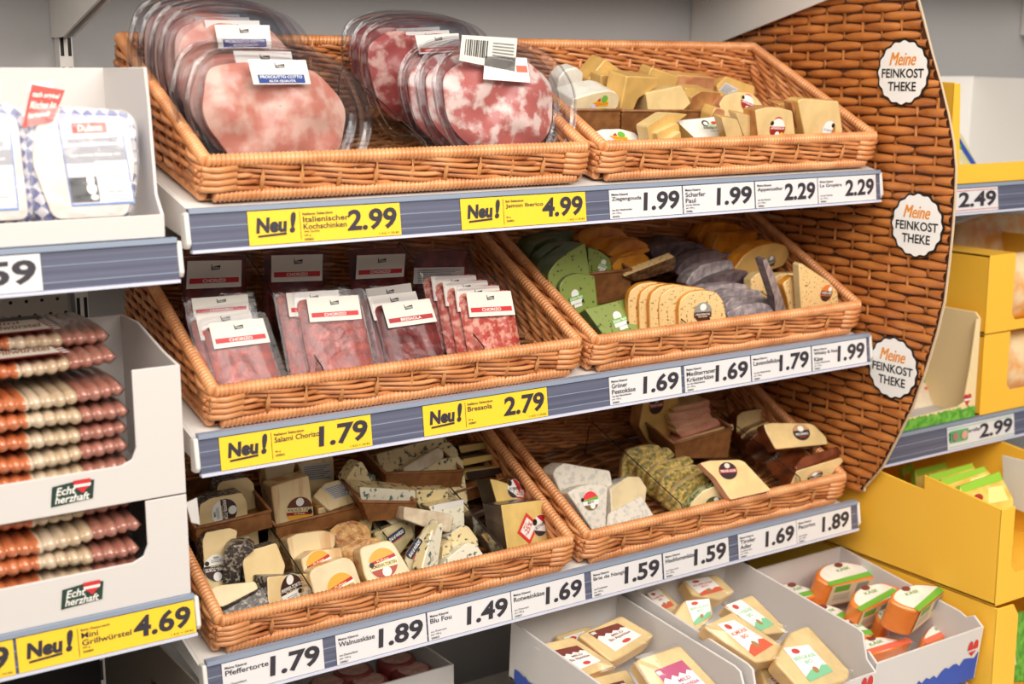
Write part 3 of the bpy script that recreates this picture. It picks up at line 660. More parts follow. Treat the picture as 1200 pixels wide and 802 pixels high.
def pack(label, k, poly, lab, word, meat, v=None, w=0, lean=42, yaw=0, th=.013, col=(206, 36, 44), art=None):
    f = Face(k, poly, v, w, lean, yaw); P3 = [f.at(x, y) for x, y in poly]; c0 = sum(P3, V())/4
    if v is not None and f.gap > .004:
        g = f.gap/max(.35, math.cos(R(lean))); b = [(p-f.P).dot(f.e) for p in P3]; lo, hi = min(b), max(b)
        P3 = [p-f.e*g if bb < lo+.3*(hi-lo) else p for p, bb in zip(P3, b)]; c0 = sum(P3, V())/4
    base = V((c0.x, c0.y, min(p.z for p in P3)-.0))
    root = empty('sausage_pack', base); tag(root, label, 'sausage pack', GR_P); o_face[root.name] = f
    sc_ = lambda s, h: [c0+(p-c0)*s+f.n*h-base for p in P3]
    m = MB()
    fl, wl, bk_ = rounded(sc_(1, 0), .008), rounded(sc_(.94, .0005), .008), rounded(sc_(.88, -th), .008)
    N = len(fl); vs = fl+wl+bk_; fs = [(i, (i+1) % N, N+(i+1) % N, N+i) for i in range(N)]+[(i, 2*N+i, 2*N+(i+1) % N, (i+1) % N) for i in range(N)]
    m.add(vs, fs, 0, False); m.add(wl, [tuple(range(N))]); m.add(bk_, [tuple(range(N))[::-1]]); m.build('clear_tray', shell, root)
    g = MB(); top = rounded(sc_(.84, -.002), .012); nn = len(top); cc = sum(top, V())/nn; RN = 7; vs = []; fs = []
    for r in range(RN+1):
        for i, p in enumerate(top):
            q = cc+(p-cc)*(r/RN if r else .02); hh = -.0015-.004*(r/RN)**5+.0016*math.sin(q.x*260+r)*math.cos(q.z*230) if r < RN else -th*.75
            vs.append(q+f.n*hh)
    for r in range(RN):
        for i in range(nn): fs.append((r*nn+i, r*nn+(i+1) % nn, (r+1)*nn+(i+1) % nn, (r+1)*nn+i))
    fs.append(tuple(range(nn))); g.add(vs, fs, 0, True); g.build('sausage_slices', meat, root)
    F = qmap(f, lab, .0012); put_label(root, base, art or band_art(word, col), F)
    DBG.append(('pack', label, k, round(f.v, 3), round(f.gap, 3)))
    return root
def more(o, d, label, lab=True):
    c = copy_tree(o); f = o_face[o.name]; c.location = o.location+f.Rm @ V(d); c['label'] = label
    if not lab:
        for ch in list(c.children):
            if ch.name.startswith('label'): bpy.data.objects.remove(ch)
    o_face[c.name] = f
    return c
# ------------------------------------------------------------------ top shelf, left basket: round trays of ham
ham = mat('cooked_ham', (208, 132, 114), .4, c2=(228, 184, 166), scale=34, lo=.4, hi=.6, bump=.35, bscale=30, coat=.3)
raw = mat('cured_ham', (196, 106, 98), .4, c2=(238, 212, 202), scale=38, lo=.46, hi=.58, bump=.35, bscale=30, coat=.3, detail=5)
dark_ham = mat('dark_cured_ham', (160, 70, 66), .4, c2=(214, 168, 156), scale=40, lo=.46, hi=.6, bump=.35, bscale=30, coat=.3)
def ham_tray(label, poly, meat, v, lean, yaw, th=.024, arts=(), seed=0):
    f = Face(1, poly, v, 0, lean, yaw); P3 = [f.at(x, y) for x, y in poly]
    g = max(0, f.gap); b = [(p-f.P).dot(f.e) for p in P3]; lo, hi = min(b), max(b)
    P3 = [p-f.e*(g*max(0, 1-(bb-lo)/(.5*(hi-lo)))) for p, bb in zip(P3, b)]
    P3 = rounded(rounded(P3, .03), .01); c = sum(P3, V())/len(P3); base = V((c.x, c.y, min(p.z for p in P3)))
    root = empty('ham_tray', base); tag(root, label, 'ham tray', 'clear trays of sliced ham'); o_face[root.name] = f
    ring = lambda s, h: [c+(p-c)*s+f.n*h-base for p in P3]
    m = MB(); prof = [(.90, .002), (.93, .0045), (.955, .0045), (.965, .001), (.985, 0), (1, .0005), (1, -.002), (.965, -.0035), (.94, -.006), (.90, -th*.8), (.86, -th)]
    rings = [ring(s, h) for s, h in prof]; N = len(P3); vs = [q for r in rings for q in r]; fs = []
    for i in range(len(prof)-1):
        for j in range(N): fs.append((i*N+j, i*N+(j+1) % N, (i+1)*N+(j+1) % N, (i+1)*N+j))
    fs.append(tuple(range(N))); fs.append(tuple((len(prof)-1)*N+j for j in range(N))[::-1])
    m.add(vs, fs, 0, True); m.sm[-1] = m.sm[-2] = False; m.build('clear_tray', lid, root, fix=False).data.set_sharp_from_angle(angle=R(24))
    RN = 16; vs = []; fs = []; rnd = random.Random(seed); ph = [rnd.uniform(0, 6.28) for _ in range(6)]
    for r in range(RN+1):
        for j in range(N):
            a = 2*math.pi*j/N; t = max(r/RN, .01); q = c+(P3[j]-c)*(.755*t*(1+.03*math.sin(2*a+ph[0])+.018*math.sin(7*a+ph[1])))
            x = (q-c).dot(f.u)*60; y = (q-c).dot(f.e)*60
            fold = .0040*math.sin(x*.9+2.2*math.sin(y*.6+ph[2])+ph[3])+.0022*math.sin(y*1.7+1.5*math.sin(x*.8+ph[4])+ph[5])
            h = -.0065+fold*(1-t**6)-.012*t**5
            vs.append(q+f.n*h-base)
    for r in range(RN):
        for j in range(N): fs.append((r*N+j, r*N+(j+1) % N, (r+1)*N+(j+1) % N, (r+1)*N+j))
    mm = MB(); mm.add(vs, fs, 0, True); mm.add([vs[RN*N+j]-f.n*.004 for j in range(N)], [tuple(range(N))[::-1]]); mm.build('ham_slices', meat, root)
    for art, q in arts: put_label(root, base, art, qmap(f, q, .0062))
    DBG.append(('ham', label, 1, round(f.v, 3), round(f.gap, 3)))
    return root
BLU = (34, 66, 140)
cotto = [('r', -1, -1, 1, 1, (236, 233, 228))]+flag()+[('r', -.8, -.92, .82, -.22, BLU), ('t', 'PROSCIUTTO COTTO', -.72, -.52, .74, -.28, Wt), ('t', 'ALTA QUALITÀ', -.45, -.86, .48, -.6, Wt)]
jam = [('r', -1, -1, 1, 1, (232, 228, 222))]+flag()+[('r', -.9, -.85, .9, -.4, (206, 60, 44)), ('t', 'JAMÓN IBÉRICO', -.7, -.75, .7, -.5, Wt)]
Pc = [(224, 75), (239, 60), (262, 54), (318, 56), (359, 60), (387, 66), (410, 82), (429, 112), (437, 139), (430, 165), (418, 184), (395, 195), (265, 197), (240, 178), (224, 150), (213, 118)]
t1 = ham_tray('foremost round tray of cooked ham with blue banded label, leaning at front left', Pc, ham, .045, 20, 4, arts=[(cotto, [(290, 69.5), (358, 70.5), (364, 98.5), (297, 99)])], seed=1)
more(t1, (-.008, .03, .004), 'cooked ham tray directly behind the foremost one, only its clear edge showing')
Pb = [(190, 30), (205, 12), (232, 4), (262, 2), (310, 7), (342, 20), (360, 40), (372, 66), (376, 90), (366, 130), (340, 150), (262, 152), (215, 142), (192, 112), (182, 75)]
t2 = ham_tray('rear round tray of cooked ham with blue banded label, reaching highest in the basket', Pb, ham, .17, 16, 4, arts=[(cotto, [(251, 29), (315.5, 29.5), (318, 56), (256, 57)])], seed=2)
for i, s in enumerate(('second', 'third', 'last')): more(t2, (-.007*(i+1), .019*(i+1), .002), s+' clear tray in the row behind the rear cooked ham tray')
Pj = [(505, 101), (509, 79), (522, 60), (545, 48), (575, 43), (612, 49), (642, 60), (661, 79), (675, 105), (676, 138), (664, 165), (645, 180), (570, 182), (537, 170), (515, 140)]
t3 = ham_tray('foremost round tray of cured ham with a paper sticker folded over its top', Pj, raw, .045, 22, 0, seed=3,
    arts=[(jam[:1]+[('r', .45, -.2, .95, .35, (214, 110, 90))], [(568, 66), (617, 68), (621, 97), (566, 93)]), (ART['bar'], [(541, 41), (606, 45), (603, 84), (538, 71)])])
for i, s in enumerate(('second', 'third')): more(t3, (-.014*(i+1), .024*(i+1), -.004*(i+1)), s+' cured ham tray in the leaning row behind the one with the paper sticker', lab=False)
Pk = [(421, 45), (436, 27), (462, 19), (511, 19), (545, 24), (567, 36), (577, 52), (578, 95), (560, 125), (525, 140), (455, 140), (436, 118), (422, 90)]
t4 = ham_tray('rear tray of dark cured ham with a red banded label', Pk, dark_ham, .19, 16, 4, arts=[(jam, [(486, 41.5), (537, 39), (540, 60), (491, 63.5)])], seed=4)
for i, s in enumerate(('second', 'third')): more(t4, (-.004*(i+1), .022*(i+1), .0), s+' clear tray of the row behind the rear dark cured ham tray')
# wire loop dividers
wire = mat('divider_wire', (70, 58, 46), .3, metal=.6)
pvc = clear('divider_sheet', .04, (246, 242, 236))
def divider(label, k, x, v0, v1, h0, h1):
    O, t = FR[k]; Rm = Matrix.Rotation(t, 3, 'X'); base = O+Rm @ V((x, v0, .0125))
    root = empty('wire_divider', base); tag(root, label, 'divider', 'upright dividers standing in the baskets')
    m = MB(); q = lambda v, h: Rm @ V((0, v-v0, h))
    m.tube([q(v0, 0), q(v0, h0*.8), q(v0+.008, h0), q((v0+v1)/2, (h0+h1)/2), q(v1-.008, h1), q(v1, h1*.8), q(v1, 0)], .0011, 6, up=V((1, 0, 0))); m.build('wire_loop', wire, root, fix=False)
    m = MB(); m.prism([q(v0+.001, .001), q(v0+.004, h0*.9), q(v1-.004, h1*.9), q(v1-.001, .001)], (.0008, 0, 0)); m.build('clear_sheet', pvc, root)
divider('clear divider between the cooked and the cured ham trays', 1, .352, .02, .30, .05, .09)
divider('clear divider between first and second columns of sausage packs', 2, .197, .02, .31, .045, .11)
divider('clear divider between beef and the rightmost column of sausage packs', 2, .46, .02, .31, .045, .11)
divider('clear divider between pepper and walnut cheese', 3, .177, .02, .30, .045, .08)
divider('clear divider between walnut and blue cheese', 3, .350, .05, .30, .028, .06)
divider('clear divider between blue cheese and dark rind cheese', 3, .503, .02, .30, .04, .07)
divider('clear divider between the paper wrapped and the hay crusted cheese', 3, .867, .02, .30, .045, .07)
divider('clear divider right of the cheese slab with dark red seal', 3, 1.148, .02, .30, .045, .07)
divider('clear divider between green cheese and speckled herb slices', 2, .855, .02, .30, .04, .07)
divider('clear divider between purple slices and the slices with orange seal', 2, 1.09, .06, .30, .04, .07)

# ------------------------------------------------------------------ top shelf, right basket
GC = 'cheese wedges in the top right basket'
tray_box('woven tray under the white rinded goat cheese at the back of the top right basket', 1, [(672, 129), (727, 129), (726, 158), (668, 158)], .12, v=.15)
tray_box('woven tray under the golden wedges at the back of the top right basket', 1, [(729, 130), (838, 130), (838, 157), (728, 157)], .12, v=.15)
def s1(label, poly, mats, **kw):
    kw.setdefault('group', GC); return slab(kw.pop('name', 'cheese_wedge'), label, 'cheese', 1, poly, mats, **kw)
s1('white rinded goat cheese half lying in the rear tray, seal on its cut face', [(672, 116), (695, 109), (713, 106), (722, 108), (726.5, 115), (725, 123), (720, 128), (700, 128), (672, 128)], (cream, ivory), v=.16, th=.055, rr=.004, lean=-4, labels=[('goat', 704, 121.5, 11, 3)], name='goat_cheese')
s1('white goat cheese furthest back beside the ham tray', [(655, 92), (663, 82), (676, 79), (684, 86), (685, 96), (655, 99)], (ivory, ivory), v=.25, th=.03, name='goat_cheese')
s1('pointed golden wedge rising highest at the back', [(690, 93), (709.5, 69.5), (733, 86), (735, 100), (694, 102)], gold, v=.25, th=.04)
s1('flat golden wedge between the pointed one and the big front one', [(704, 88), (740, 86), (736, 108), (712, 104)], gold, v=.22, th=.03)
s1('large golden wedge with sharp edge facing forward in rear tray', [(735, 89), (773, 91), (770, 102), (748, 116), (735, 128), (727, 122)], gold, v=.17, th=.04, yaw=12)
s1('golden block lying sideways on the rear tray edge', [(757, 109), (799, 100), (810, 121), (766, 130.5)], pale, v=.165, th=.04, lean=12, yaw=-6)
s1('small golden wedge tilted behind the block', [(760, 88), (764, 79), (796, 90), (793, 99), (777, 105), (770, 100)], gold, v=.24, th=.03)
s1('long wedge with brownish pink rind at the back', [(794, 88), (838, 91), (840, 104), (800, 105)], (pink_rind, gold), v=.26, th=.03)
s1('golden wedge half hidden between two pinkish ones', [(803, 103), (830, 104), (828, 118), (811, 118)], gold, v=.22, th=.03)
s1('short block with brown rind facing forward', [(810, 114), (822, 107), (845, 109), (844, 121), (812, 127)], (gold_rind, gold), v=.18, th=.03)
s1('golden wedge at the very back with a white paper label', [(840, 100), (851, 89), (885, 101), (882, 113), (850, 118)], gold, v=.26, th=.03, lean=20, labels=[('txt', [(850, 96.5), (866, 105), (853, 112), (842, 106)])])
s1('rounded wedge with pink rind and red label leaning behind front row', [(843, 121), (849, 112), (863, 107.5), (879, 108), (886, 113), (897, 126), (882, 134), (850, 131)], (pale, pink_rind), v=.15, th=.03, lean=25, labels=[('app', 876, 121, 11, -18)])
s1('pink rinded wedge end beneath the rounded one with red label', [(834, 135), (839, 126), (850, 129), (852, 142), (836, 142)], (pink_rind, gold), v=.12, th=.03)
for i, (lb, p) in enumerate((('golden wedge leaning at front, topmost of a fan beside the white faced one', [(758, 148), (782, 133), (806, 134), (795, 142), (768, 154)]), ('middle golden wedge of the fan beside the white faced cheese', [(769, 156), (795, 144), (797, 152), (781, 163)]), ('lowest golden wedge of the fan beside the white faced cheese', [(781, 164), (798, 153), (803, 172), (784, 172)]))):
    s1(lb, p, (gold, pale), v=.07-.012*i, th=.028, lean=10)
s1('wedge with white top bearing a cow drawing, lying at front', [(792, 141), (843, 136), (868, 160), (817, 164)], (ivory, gold), w=.03, th=.028, lean=50, yaw=-6, labels=[('paul', 835, 148.5, 15, -2, .8)])
s1('upright golden wedge left of the red labelled one, front of a pair', [(845, 137), (864, 140), (873, 166), (871, 175), (862, 175)], (pale, gold), v=.03, th=.02)
s1('upright golden wedge left of the red labelled one, rear of a pair', [(862, 132), (886, 137), (887, 168), (878, 174), (872, 160)], (pale, gold), v=.05, th=.02)
s1('pale wedge with round red and brown label standing at front right', [(885, 129), (899, 125.5), (914, 126), (929, 130), (937, 172), (893, 176)], (pale, gold_rind), v=.028, th=.03, lean=8, labels=[('app', 911, 150, 13, -2)])
s1('tall plain wedge with blue and gold seal at far front right', [(935, 118), (940, 115.5), (983, 118.5), (992.5, 168), (992, 174), (950, 174)], (pale, gold), v=.026, th=.028, lean=8, labels=[('gru', 971, 152.5, 11, -12)])
s1('brown sided wedge pressed behind the tall plain one', [(927, 120), (936, 119), (950, 165), (944, 172), (937, 160)], (gold_rind, gold_rind), v=.045, th=.02)
s1('flat wedge behind the round labelled cheese', [(912, 124), (914, 121), (930, 121), (931, 128)], (gold, gold_rind), v=.09, th=.03, w=.001)
s1('flat goat cheese lying at front left with round green and yellow seal', [(693, 156), (705, 151), (727, 150.5), (744, 155), (755, 166), (754, 172), (700, 172)], (ivory, ivory), w=.012, th=.018, lean=50, labels=[('goat', 725, 162, 13, -6, .8)], name='goat_cheese')

# ------------------------------------------------------------------ middle shelf, left basket: sausage packs
p = pack('foremost chorizo pack at the left front of the basket', 2, [(231, 374), (312, 361), (344, 440), (253, 452)], [(243.8, 379.4), (307.8, 373), (316.7, 401.3), (251, 409.4)], 'CHORIZO', salami, v=.035, lean=38)
q = more(p, (-.010, .022, .004), 'chorizo pack right behind the foremost left one, label half covered')
pack('chorizo pack third from front in the left column, its label top showing', 2, [(212, 344), (298, 336), (316, 420), (236, 430)], [(224, 350), (290, 345.4), (292, 366), (227, 372)], 'CHORIZO', salami, v=.085, lean=34)
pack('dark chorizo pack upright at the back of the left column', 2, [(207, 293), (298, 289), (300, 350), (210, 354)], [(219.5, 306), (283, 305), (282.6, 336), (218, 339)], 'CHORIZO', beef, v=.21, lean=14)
p = pack('glossy chorizo pack at the front of the second column', 2, [(341, 339), (429, 334), (451, 430), (360, 438)], [(358.7, 349.8), (419.5, 346), (424, 374), (363, 378)], 'CHORIZO', salami, v=.035, lean=36)
more(p, (-.022, .020, .002), 'chorizo pack peeking out left behind the glossy front one')
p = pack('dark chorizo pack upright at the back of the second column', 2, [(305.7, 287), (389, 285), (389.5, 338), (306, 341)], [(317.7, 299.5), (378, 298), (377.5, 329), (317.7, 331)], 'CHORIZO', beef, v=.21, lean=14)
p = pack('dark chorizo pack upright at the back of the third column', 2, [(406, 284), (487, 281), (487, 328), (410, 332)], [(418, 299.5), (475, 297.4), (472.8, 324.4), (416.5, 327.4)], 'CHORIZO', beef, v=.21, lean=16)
p = pack('dark red beef pack at front with BRESAOLA on its label', 2, [(433, 348), (511, 340), (533, 417), (454, 427)], [(447, 357), (503, 350), (512, 377), (455, 385)], 'BRESAOLA', beef, v=.04, lean=40, col=(176, 30, 44))
more(p, (-.012, .022, .004), 'second beef pack in the third column, tucked behind the BRESAOLA one')
pack('beef pack third in its column with label top rising above', 2, [(424, 334), (484, 328), (500, 400), (438, 408)], [(428, 339), (481, 332), (486, 358), (433, 365)], 'BRESAOLA', bresaola_dark, v=.10, lean=34, col=(176, 30, 44))
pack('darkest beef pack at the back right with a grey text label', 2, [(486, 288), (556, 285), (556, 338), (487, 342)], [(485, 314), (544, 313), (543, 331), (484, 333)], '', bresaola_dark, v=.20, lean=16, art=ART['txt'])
p = pack('marbled chorizo pack at the front of the rightmost column', 2, [(533, 335), (607, 329), (622, 408), (548, 415)], [(546, 343), (598, 341), (603.6, 369), (550, 372)], 'CHORIZO', salami_fat, v=.04, lean=30)
for i, s in enumerate(('second', 'third', 'fourth')): more(p, (-.011*(i+1), .017*(i+1), .003*(i+1)), s+' marbled chorizo pack counted back in the rightmost column')

# ------------------------------------------------------------------ middle shelf, right basket
tray_box('woven tray at the back under the green and orange cheese', 2, [(690, 321), (740, 316), (738, 352), (690, 358)], .1, v=.16)
def s2(name, label, poly, mats, group, **kw): return slab(name, label, 'cheese', 2, poly, mats, group=group, **kw)
G2 = 'green pesto cheese wedges'
g = s2('pesto_cheese', 'bright green wedge lying at front with white and green label', [(685, 362), (735, 349.5), (742, 354), (767, 392), (711, 398)], (green, green_rind), G2, w=.008, th=.026, lean=42, yaw=-4, labels=[('pesto', 726, 376, 12, 12)])
s2('pesto_cheese', 'green wedge standing in middle with clear film and white round label', [(655, 335), (662, 325), (675, 320), (697, 323), (703, 362), (686, 368), (668, 370), (657, 350)], (green, green_rind), G2, v=.125, th=.03, lean=18, rr=.006, labels=[('pesto', 675, 350, 11, 10)])
s2('pesto_cheese', 'largest green wedge with pointed corner leaning at back', [(642, 321), (650.5, 308), (667, 295), (686, 283.7), (699, 319), (698, 328), (660, 330), (648, 333)], (green, green_rind), G2, v=.15, th=.045, lean=16, rr=.006)
s2('pesto_cheese', 'green wedge to the right of the pointed one with label on its side', [(689, 289), (705, 295), (716, 304), (717.5, 315.5), (712, 329), (701, 334), (692, 330)], (green, green_rind), G2, v=.17, th=.03, lean=12, rr=.006, labels=[('pesto', 706, 312, 8, -20)])
for lb, pl, v in (('first dark green wedge left behind the pointed one', [(630, 316), (636, 300), (652, 288), (672, 284), (676, 300), (650, 330)], .20), ('second dark green wedge left behind the pointed one', [(619, 300), (628, 286), (645, 279), (664, 278), (668, 296), (630, 314)], .25), ('hindmost green slice at the dark back corner of its basket', [(612, 292), (622, 279), (640, 273), (672, 270), (672, 285), (620, 306)], .30)):
    s2('pesto_cheese', lb, pl, (green_rind, green_rind), G2, v=v, th=.03, lean=14, rr=.006)
OM = 'orange cheese slices'
for lb, pl, v in (('hindmost orange slice in the heap beside the green wedges', [(678, 282), (693, 270), (712, 265), (727, 268), (739, 280), (731, 290), (690, 296)], .28), ('second orange slice of the heap beside the green wedges', [(695, 294), (706, 281), (730, 276), (746, 280), (742, 290), (712, 300)], .25), ('third orange slice, with glossy arched rim, of the left heap', [(712, 299), (727, 285.5), (744, 279), (759, 285.5), (761, 290), (738.5, 300), (720, 306)], .22), ('fourth orange slice of the left heap, thin and level', [(716, 306), (735, 296), (760, 290), (763, 294), (740, 304), (722, 312)], .20), ('lowest orange slice of the left heap above the speckled stick', [(717, 312), (725, 303), (755, 297), (762, 303), (759, 309), (721, 322)], .18)):
    s2('mango_cheese', lb, pl, (mango, mango), OM, v=v, th=.03, lean=18, rr=.005, w=.02)
s2('herb_cheese', 'speckled slice seen edge on as a long stick above the fan', [(731, 324), (791, 301), (792, 306), (790.5, 316), (760, 326), (743, 330)], (herb_shade, herb), 'speckled herb cheese slices', v=.155, th=.016, lean=-8, w=.02)
HM = 'speckled herb cheese slices'
h = s2('herb_cheese', 'front slice of the speckled fan with brown and grey round seal', [(795, 362), (797.6, 351), (808, 342.5), (824, 340), (839.5, 342.5), (848, 353), (852, 374), (848, 390), (797, 392)], (herb, orange_rind), HM, v=.035, th=.013, lean=12, yaw=-10, rr=.006, labels=[('med', 823.5, 366, 12, 2)])
for i, (d, s) in enumerate(zip(((-.013, .013, .002), (-.030, .016, .004), (-.046, .022, .006), (-.058, .034, .004), (-.073, .044, .004)), ('second', 'third', 'fourth', 'fifth', 'hindmost'))):
    again(h, d, s+' speckled slice of the fan counted from the front one with the seal')
LV = 'purple lavender cheese slices'
for lb, pl, v, m in (('hindmost dark purple slice under the shelf above', [(760, 288), (778, 277), (798, 279), (800, 288), (768, 298)], .29, purple), ('dark purple slice lying flat left in the heap', [(762, 296), (768, 289), (784, 285), (806, 283), (818.5, 285), (817, 289), (794, 297), (768, 306)], .25, purple), ('dark purple slice with arched top second in the heap', [(790, 300), (801, 290), (824, 286), (828, 291), (813, 302), (794, 317)], .23, purple), ('dark purple slice with long dark tip to the right', [(791, 320), (801, 306), (817, 297), (839, 292), (846, 297), (866, 298), (838, 305), (815, 317), (800, 324)], .19, purple), ('grey purple slice with broad curved rim in the middle of heap', [(803.7, 333), (810, 321.5), (822, 311), (838, 307), (858.7, 305), (861, 315.4), (838, 321), (822, 328), (811.5, 338)], .16, lilac), ('dark slice just below the broad curved rim', [(818, 337), (838, 325), (862, 317), (875, 317), (882, 331), (859, 335)], .14, purple), ('grey slice with glints under the dark one in heap', [(822, 340), (838, 334), (862, 332), (887, 335.5), (903, 340), (902, 348), (862, 347), (835, 343)], .11, lilac), ('light lilac slice third from the rim of basket', [(841, 346), (852, 339), (890, 340), (894, 348), (862, 351), (848, 354)], .09, lilac), ('light lilac slice second from the rim of basket', [(850, 357), (858.7, 348.6), (906, 349.5), (908, 357), (866, 361), (853, 365)], .065, lilac), ('light lilac slice lowest at the basket rim', [(852, 367), (869, 358), (893.6, 355), (909, 360), (911, 372), (885, 380), (859, 380)], .04, lilac)):
    s2('lavender_cheese', lb, pl, (m, m), LV, v=v, th=.03, lean=14, rr=.005, w=.02 if v > .05 else 0)
s2('lavender_cheese', 'thin purple wedge standing on its edge beside the seal slices', [(893.6, 305), (898, 303), (907.5, 322), (925, 357), (923, 368), (912, 372), (907.5, 348)], (lilac, purple), LV, v=.05, th=.014, yaw=24, rr=.002)
WO = 'orange rinded slices at the right'
for lb, pl, v in (('hindmost orange rinded slice at the right', [(817, 278), (827, 263), (845, 260), (862, 263), (873, 267), (868, 274), (845, 290), (825, 292)], .29), ('second orange rinded slice, with straight bright top edge', [(834, 294), (842, 273), (866, 273), (888, 271), (888, 280), (866, 292), (848, 302)], .25), ('third orange rinded slice in the right hand heap', [(850, 308), (862, 290), (880, 282), (903, 283), (899, 292), (880, 302), (866, 314)], .22)):
    s2('nut_cheese', lb, pl, (mango, mango), WO, v=v, th=.03, lean=16, rr=.005, w=.015)
s2('nut_cheese', 'front orange rinded slice with dark label on its cut face', [(860, 316), (872.6, 299), (888, 289), (907.5, 285), (921.5, 288), (926, 298), (918, 312), (895, 320), (872, 322)], (gold, mango), WO, v=.17, th=.03, lean=4, yaw=8, rr=.006, w=.015, labels=[('med', 903, 306, 9, 0, .8)])
WY = 'cream slices with orange seals'
s2('nut_cheese', 'pointed cream slice standing at front right with orange seal', [(936, 311), (939, 308.5), (955.5, 319.5), (972, 330.5), (981.5, 341.5), (987, 366), (942, 371)], (herb, pale), WY, v=.03, th=.016, lean=8, rr=.003, labels=[('whi', 968.4, 343.6, 10, -8)])
s2('nut_cheese', 'round edged cream slice tucked behind the pointed one', [(917, 333), (928, 323.6), (937.7, 325), (943, 358), (940, 374), (928, 372), (922.6, 349.7)], (herb, orange_rind), WY, v=.05, th=.015, lean=10, rr=.006, labels=[('whi', 937, 343, 6, 0)])
s2('nut_cheese', 'cream slice lying behind the round edged one', [(907, 326), (914, 321), (936, 320), (936, 345), (915, 345)], (herb, pale), WY, v=.085, th=.02, lean=14)
s2('nut_cheese', 'cream slice left of the thin purple wedge', [(880, 328), (888, 320), (900, 319), (906, 345), (884, 346)], (herb, pale), WY, v=.10, th=.02, lean=14)
# ------------------------------------------------------------------ bottom shelf, left basket
def s3(name, label, poly, mats, group, **kw): return slab(name, label, 'cheese', 3, poly, mats, group=group, **kw)
PG, WG, BG, RG = 'pepper crusted cheese pieces', 'walnut layer cheese pieces', 'blue veined cheese pieces', 'dark rinded cheese pieces'
tray_box('woven tray of pepper cheese at the back left of the lower left basket', 3, [(230, 619), (317, 599), (319, 618), (231, 641)], .13, v=.15, w=.02, yaw=0)
tray_box('woven tray of walnut cheese at the back of the lower left basket', 3, [(323, 617), (426, 592), (427, 608), (325, 636)], .12, v=.165, w=.02)
tray_box('woven tray holding three blue cheese bars at the back', 3, [(452, 555), (543, 552), (540, 570), (453, 576)], .10, v=.19, w=.02)
tray_box('woven tray with dark rinded bars at the back right of its basket', 3, [(534, 577), (606, 556), (606, 570), (534, 592)], .10, v=.19, w=.02)
tray_box('woven tray behind the blue cheese bar with barcode strip', 3, [(424, 588), (488, 589), (488, 606), (432, 612)], .07, v=.14, w=.02)
PM = (pep, pep_crust)
s3('pepper_cheese', 'pepper cheese piece furthest back in the left tray', [(254, 571), (258.6, 564.7), (290, 559), (298, 567), (300, 591.6), (304.6, 607), (292, 612), (255, 600)], PM, PG, v=.20, th=.03, lean=12)
s3('pepper_cheese', 'pepper cheese piece in the left tray with a sideways label', [(232, 617), (234, 591.6), (247.4, 583.7), (284.4, 577), (290, 589), (293, 607), (270, 620), (240, 624)], PM, PG, v=.17, th=.03, lean=14, labels=[('pep', 263, 600, 16, -85)])
s3('pepper_cheese', 'pepper cheese piece at the left basket wall with upside down label', [(237, 634), (241, 624), (269, 618.5), (279, 622), (276, 640), (270, 680), (262, 688), (239, 690)], PM, PG, v=.10, th=.03, lean=28, labels=[('pep', 254, 666, 16, 178)])
s3('pepper_cheese', 'pepper crusted piece showing only its dark side in the middle', [(262, 681), (262, 648), (270, 640), (290, 639), (299, 645), (284, 657), (279, 683)], (pep_crust, pep_crust), PG, v=.085, th=.03, lean=10, yaw=-25)
s3('pepper_cheese', 'plain faced pepper cheese leaning behind the labelled front one', [(284, 660), (290, 646), (324, 636), (335, 663), (320, 690), (290, 695)], PM, PG, v=.07, th=.03, lean=26)
s3('pepper_cheese', 'front pepper cheese piece, upright, with round brown label', [(313, 676), (361, 672), (362.5, 716), (362, 722), (315, 726)], PM, PG, v=.03, th=.03, lean=20, yaw=22, labels=[('pep', 341, 690, 17.5, -2)])
s3('pepper_cheese', 'film wrapped pepper cheese lying at the left front corner, upper one', [(239, 694), (254, 686), (299, 681), (303.5, 690), (265, 710), (250, 714)], (cream, pep_crust), PG, w=.035, th=.028, lean=60, yaw=-18)
s3('pepper_cheese', 'film wrapped speckled piece lying lowest at the left front', [(259, 709), (270, 698), (310, 688), (317, 712), (315, 722), (263, 728)], (pep_crust, pep_crust), PG, w=.015, th=.03, lean=50, yaw=-18)
WM = (walnut, walnut_side)
s3('walnut_cheese', 'walnut cheese block in the tray with large round label facing out', [(317, 570.4), (362, 557), (372, 611), (370, 618), (328, 622)], WM, WG, v=.185, th=.04, lean=18, yaw=-4, labels=[('wal', 351, 598.5, 16.5, -4)])
s3('walnut_cheese', 'walnut cheese block at the back with grey text label', [(350, 544), (391, 535), (394, 566), (365, 572)], WM, WG, v=.25, th=.04, lean=14, labels=[('txt', [(353, 545), (388, 541), (390, 561), (355, 564)])])
s3('walnut_cheese', 'walnut cheese lying on another in the tray, grey label on top', [(367, 581), (381, 566), (398, 562), (418, 580), (419, 588), (386, 599)], WM, WG, w=.07, th=.022, lean=52, labels=[('txt', [(377, 572), (400, 565), (415, 579), (392, 586)])])
s3('walnut_cheese', 'walnut cheese with nutty edge underneath the grey labelled one', [(372, 596), (419, 587), (417, 602), (380, 612)], (walnut_side, nuts), WG, v=.18, th=.04, lean=8)
s3('walnut_cheese', 'film wrapped piece in shadow behind the block with round label', [(310, 547), (346, 543), (343, 556), (315, 572)], (cream, walnut_side), WG, v=.25, th=.03, lean=30)
s3('walnut_cheese', 'rearmost loose walnut cheese with broad brown stripes', [(336, 632), (348, 626), (379, 621.5), (393, 626), (393, 640), (362, 655), (343, 655)], WM, WG, v=.12, th=.03, lean=30)
s3('walnut_cheese', 'walnut cheese lying with its nut topping upward', [(386, 622), (396, 614), (412, 610), (429, 613), (435, 626), (415, 640), (392, 634)], (nuts, walnut), WG, v=.125, th=.028, lean=55)
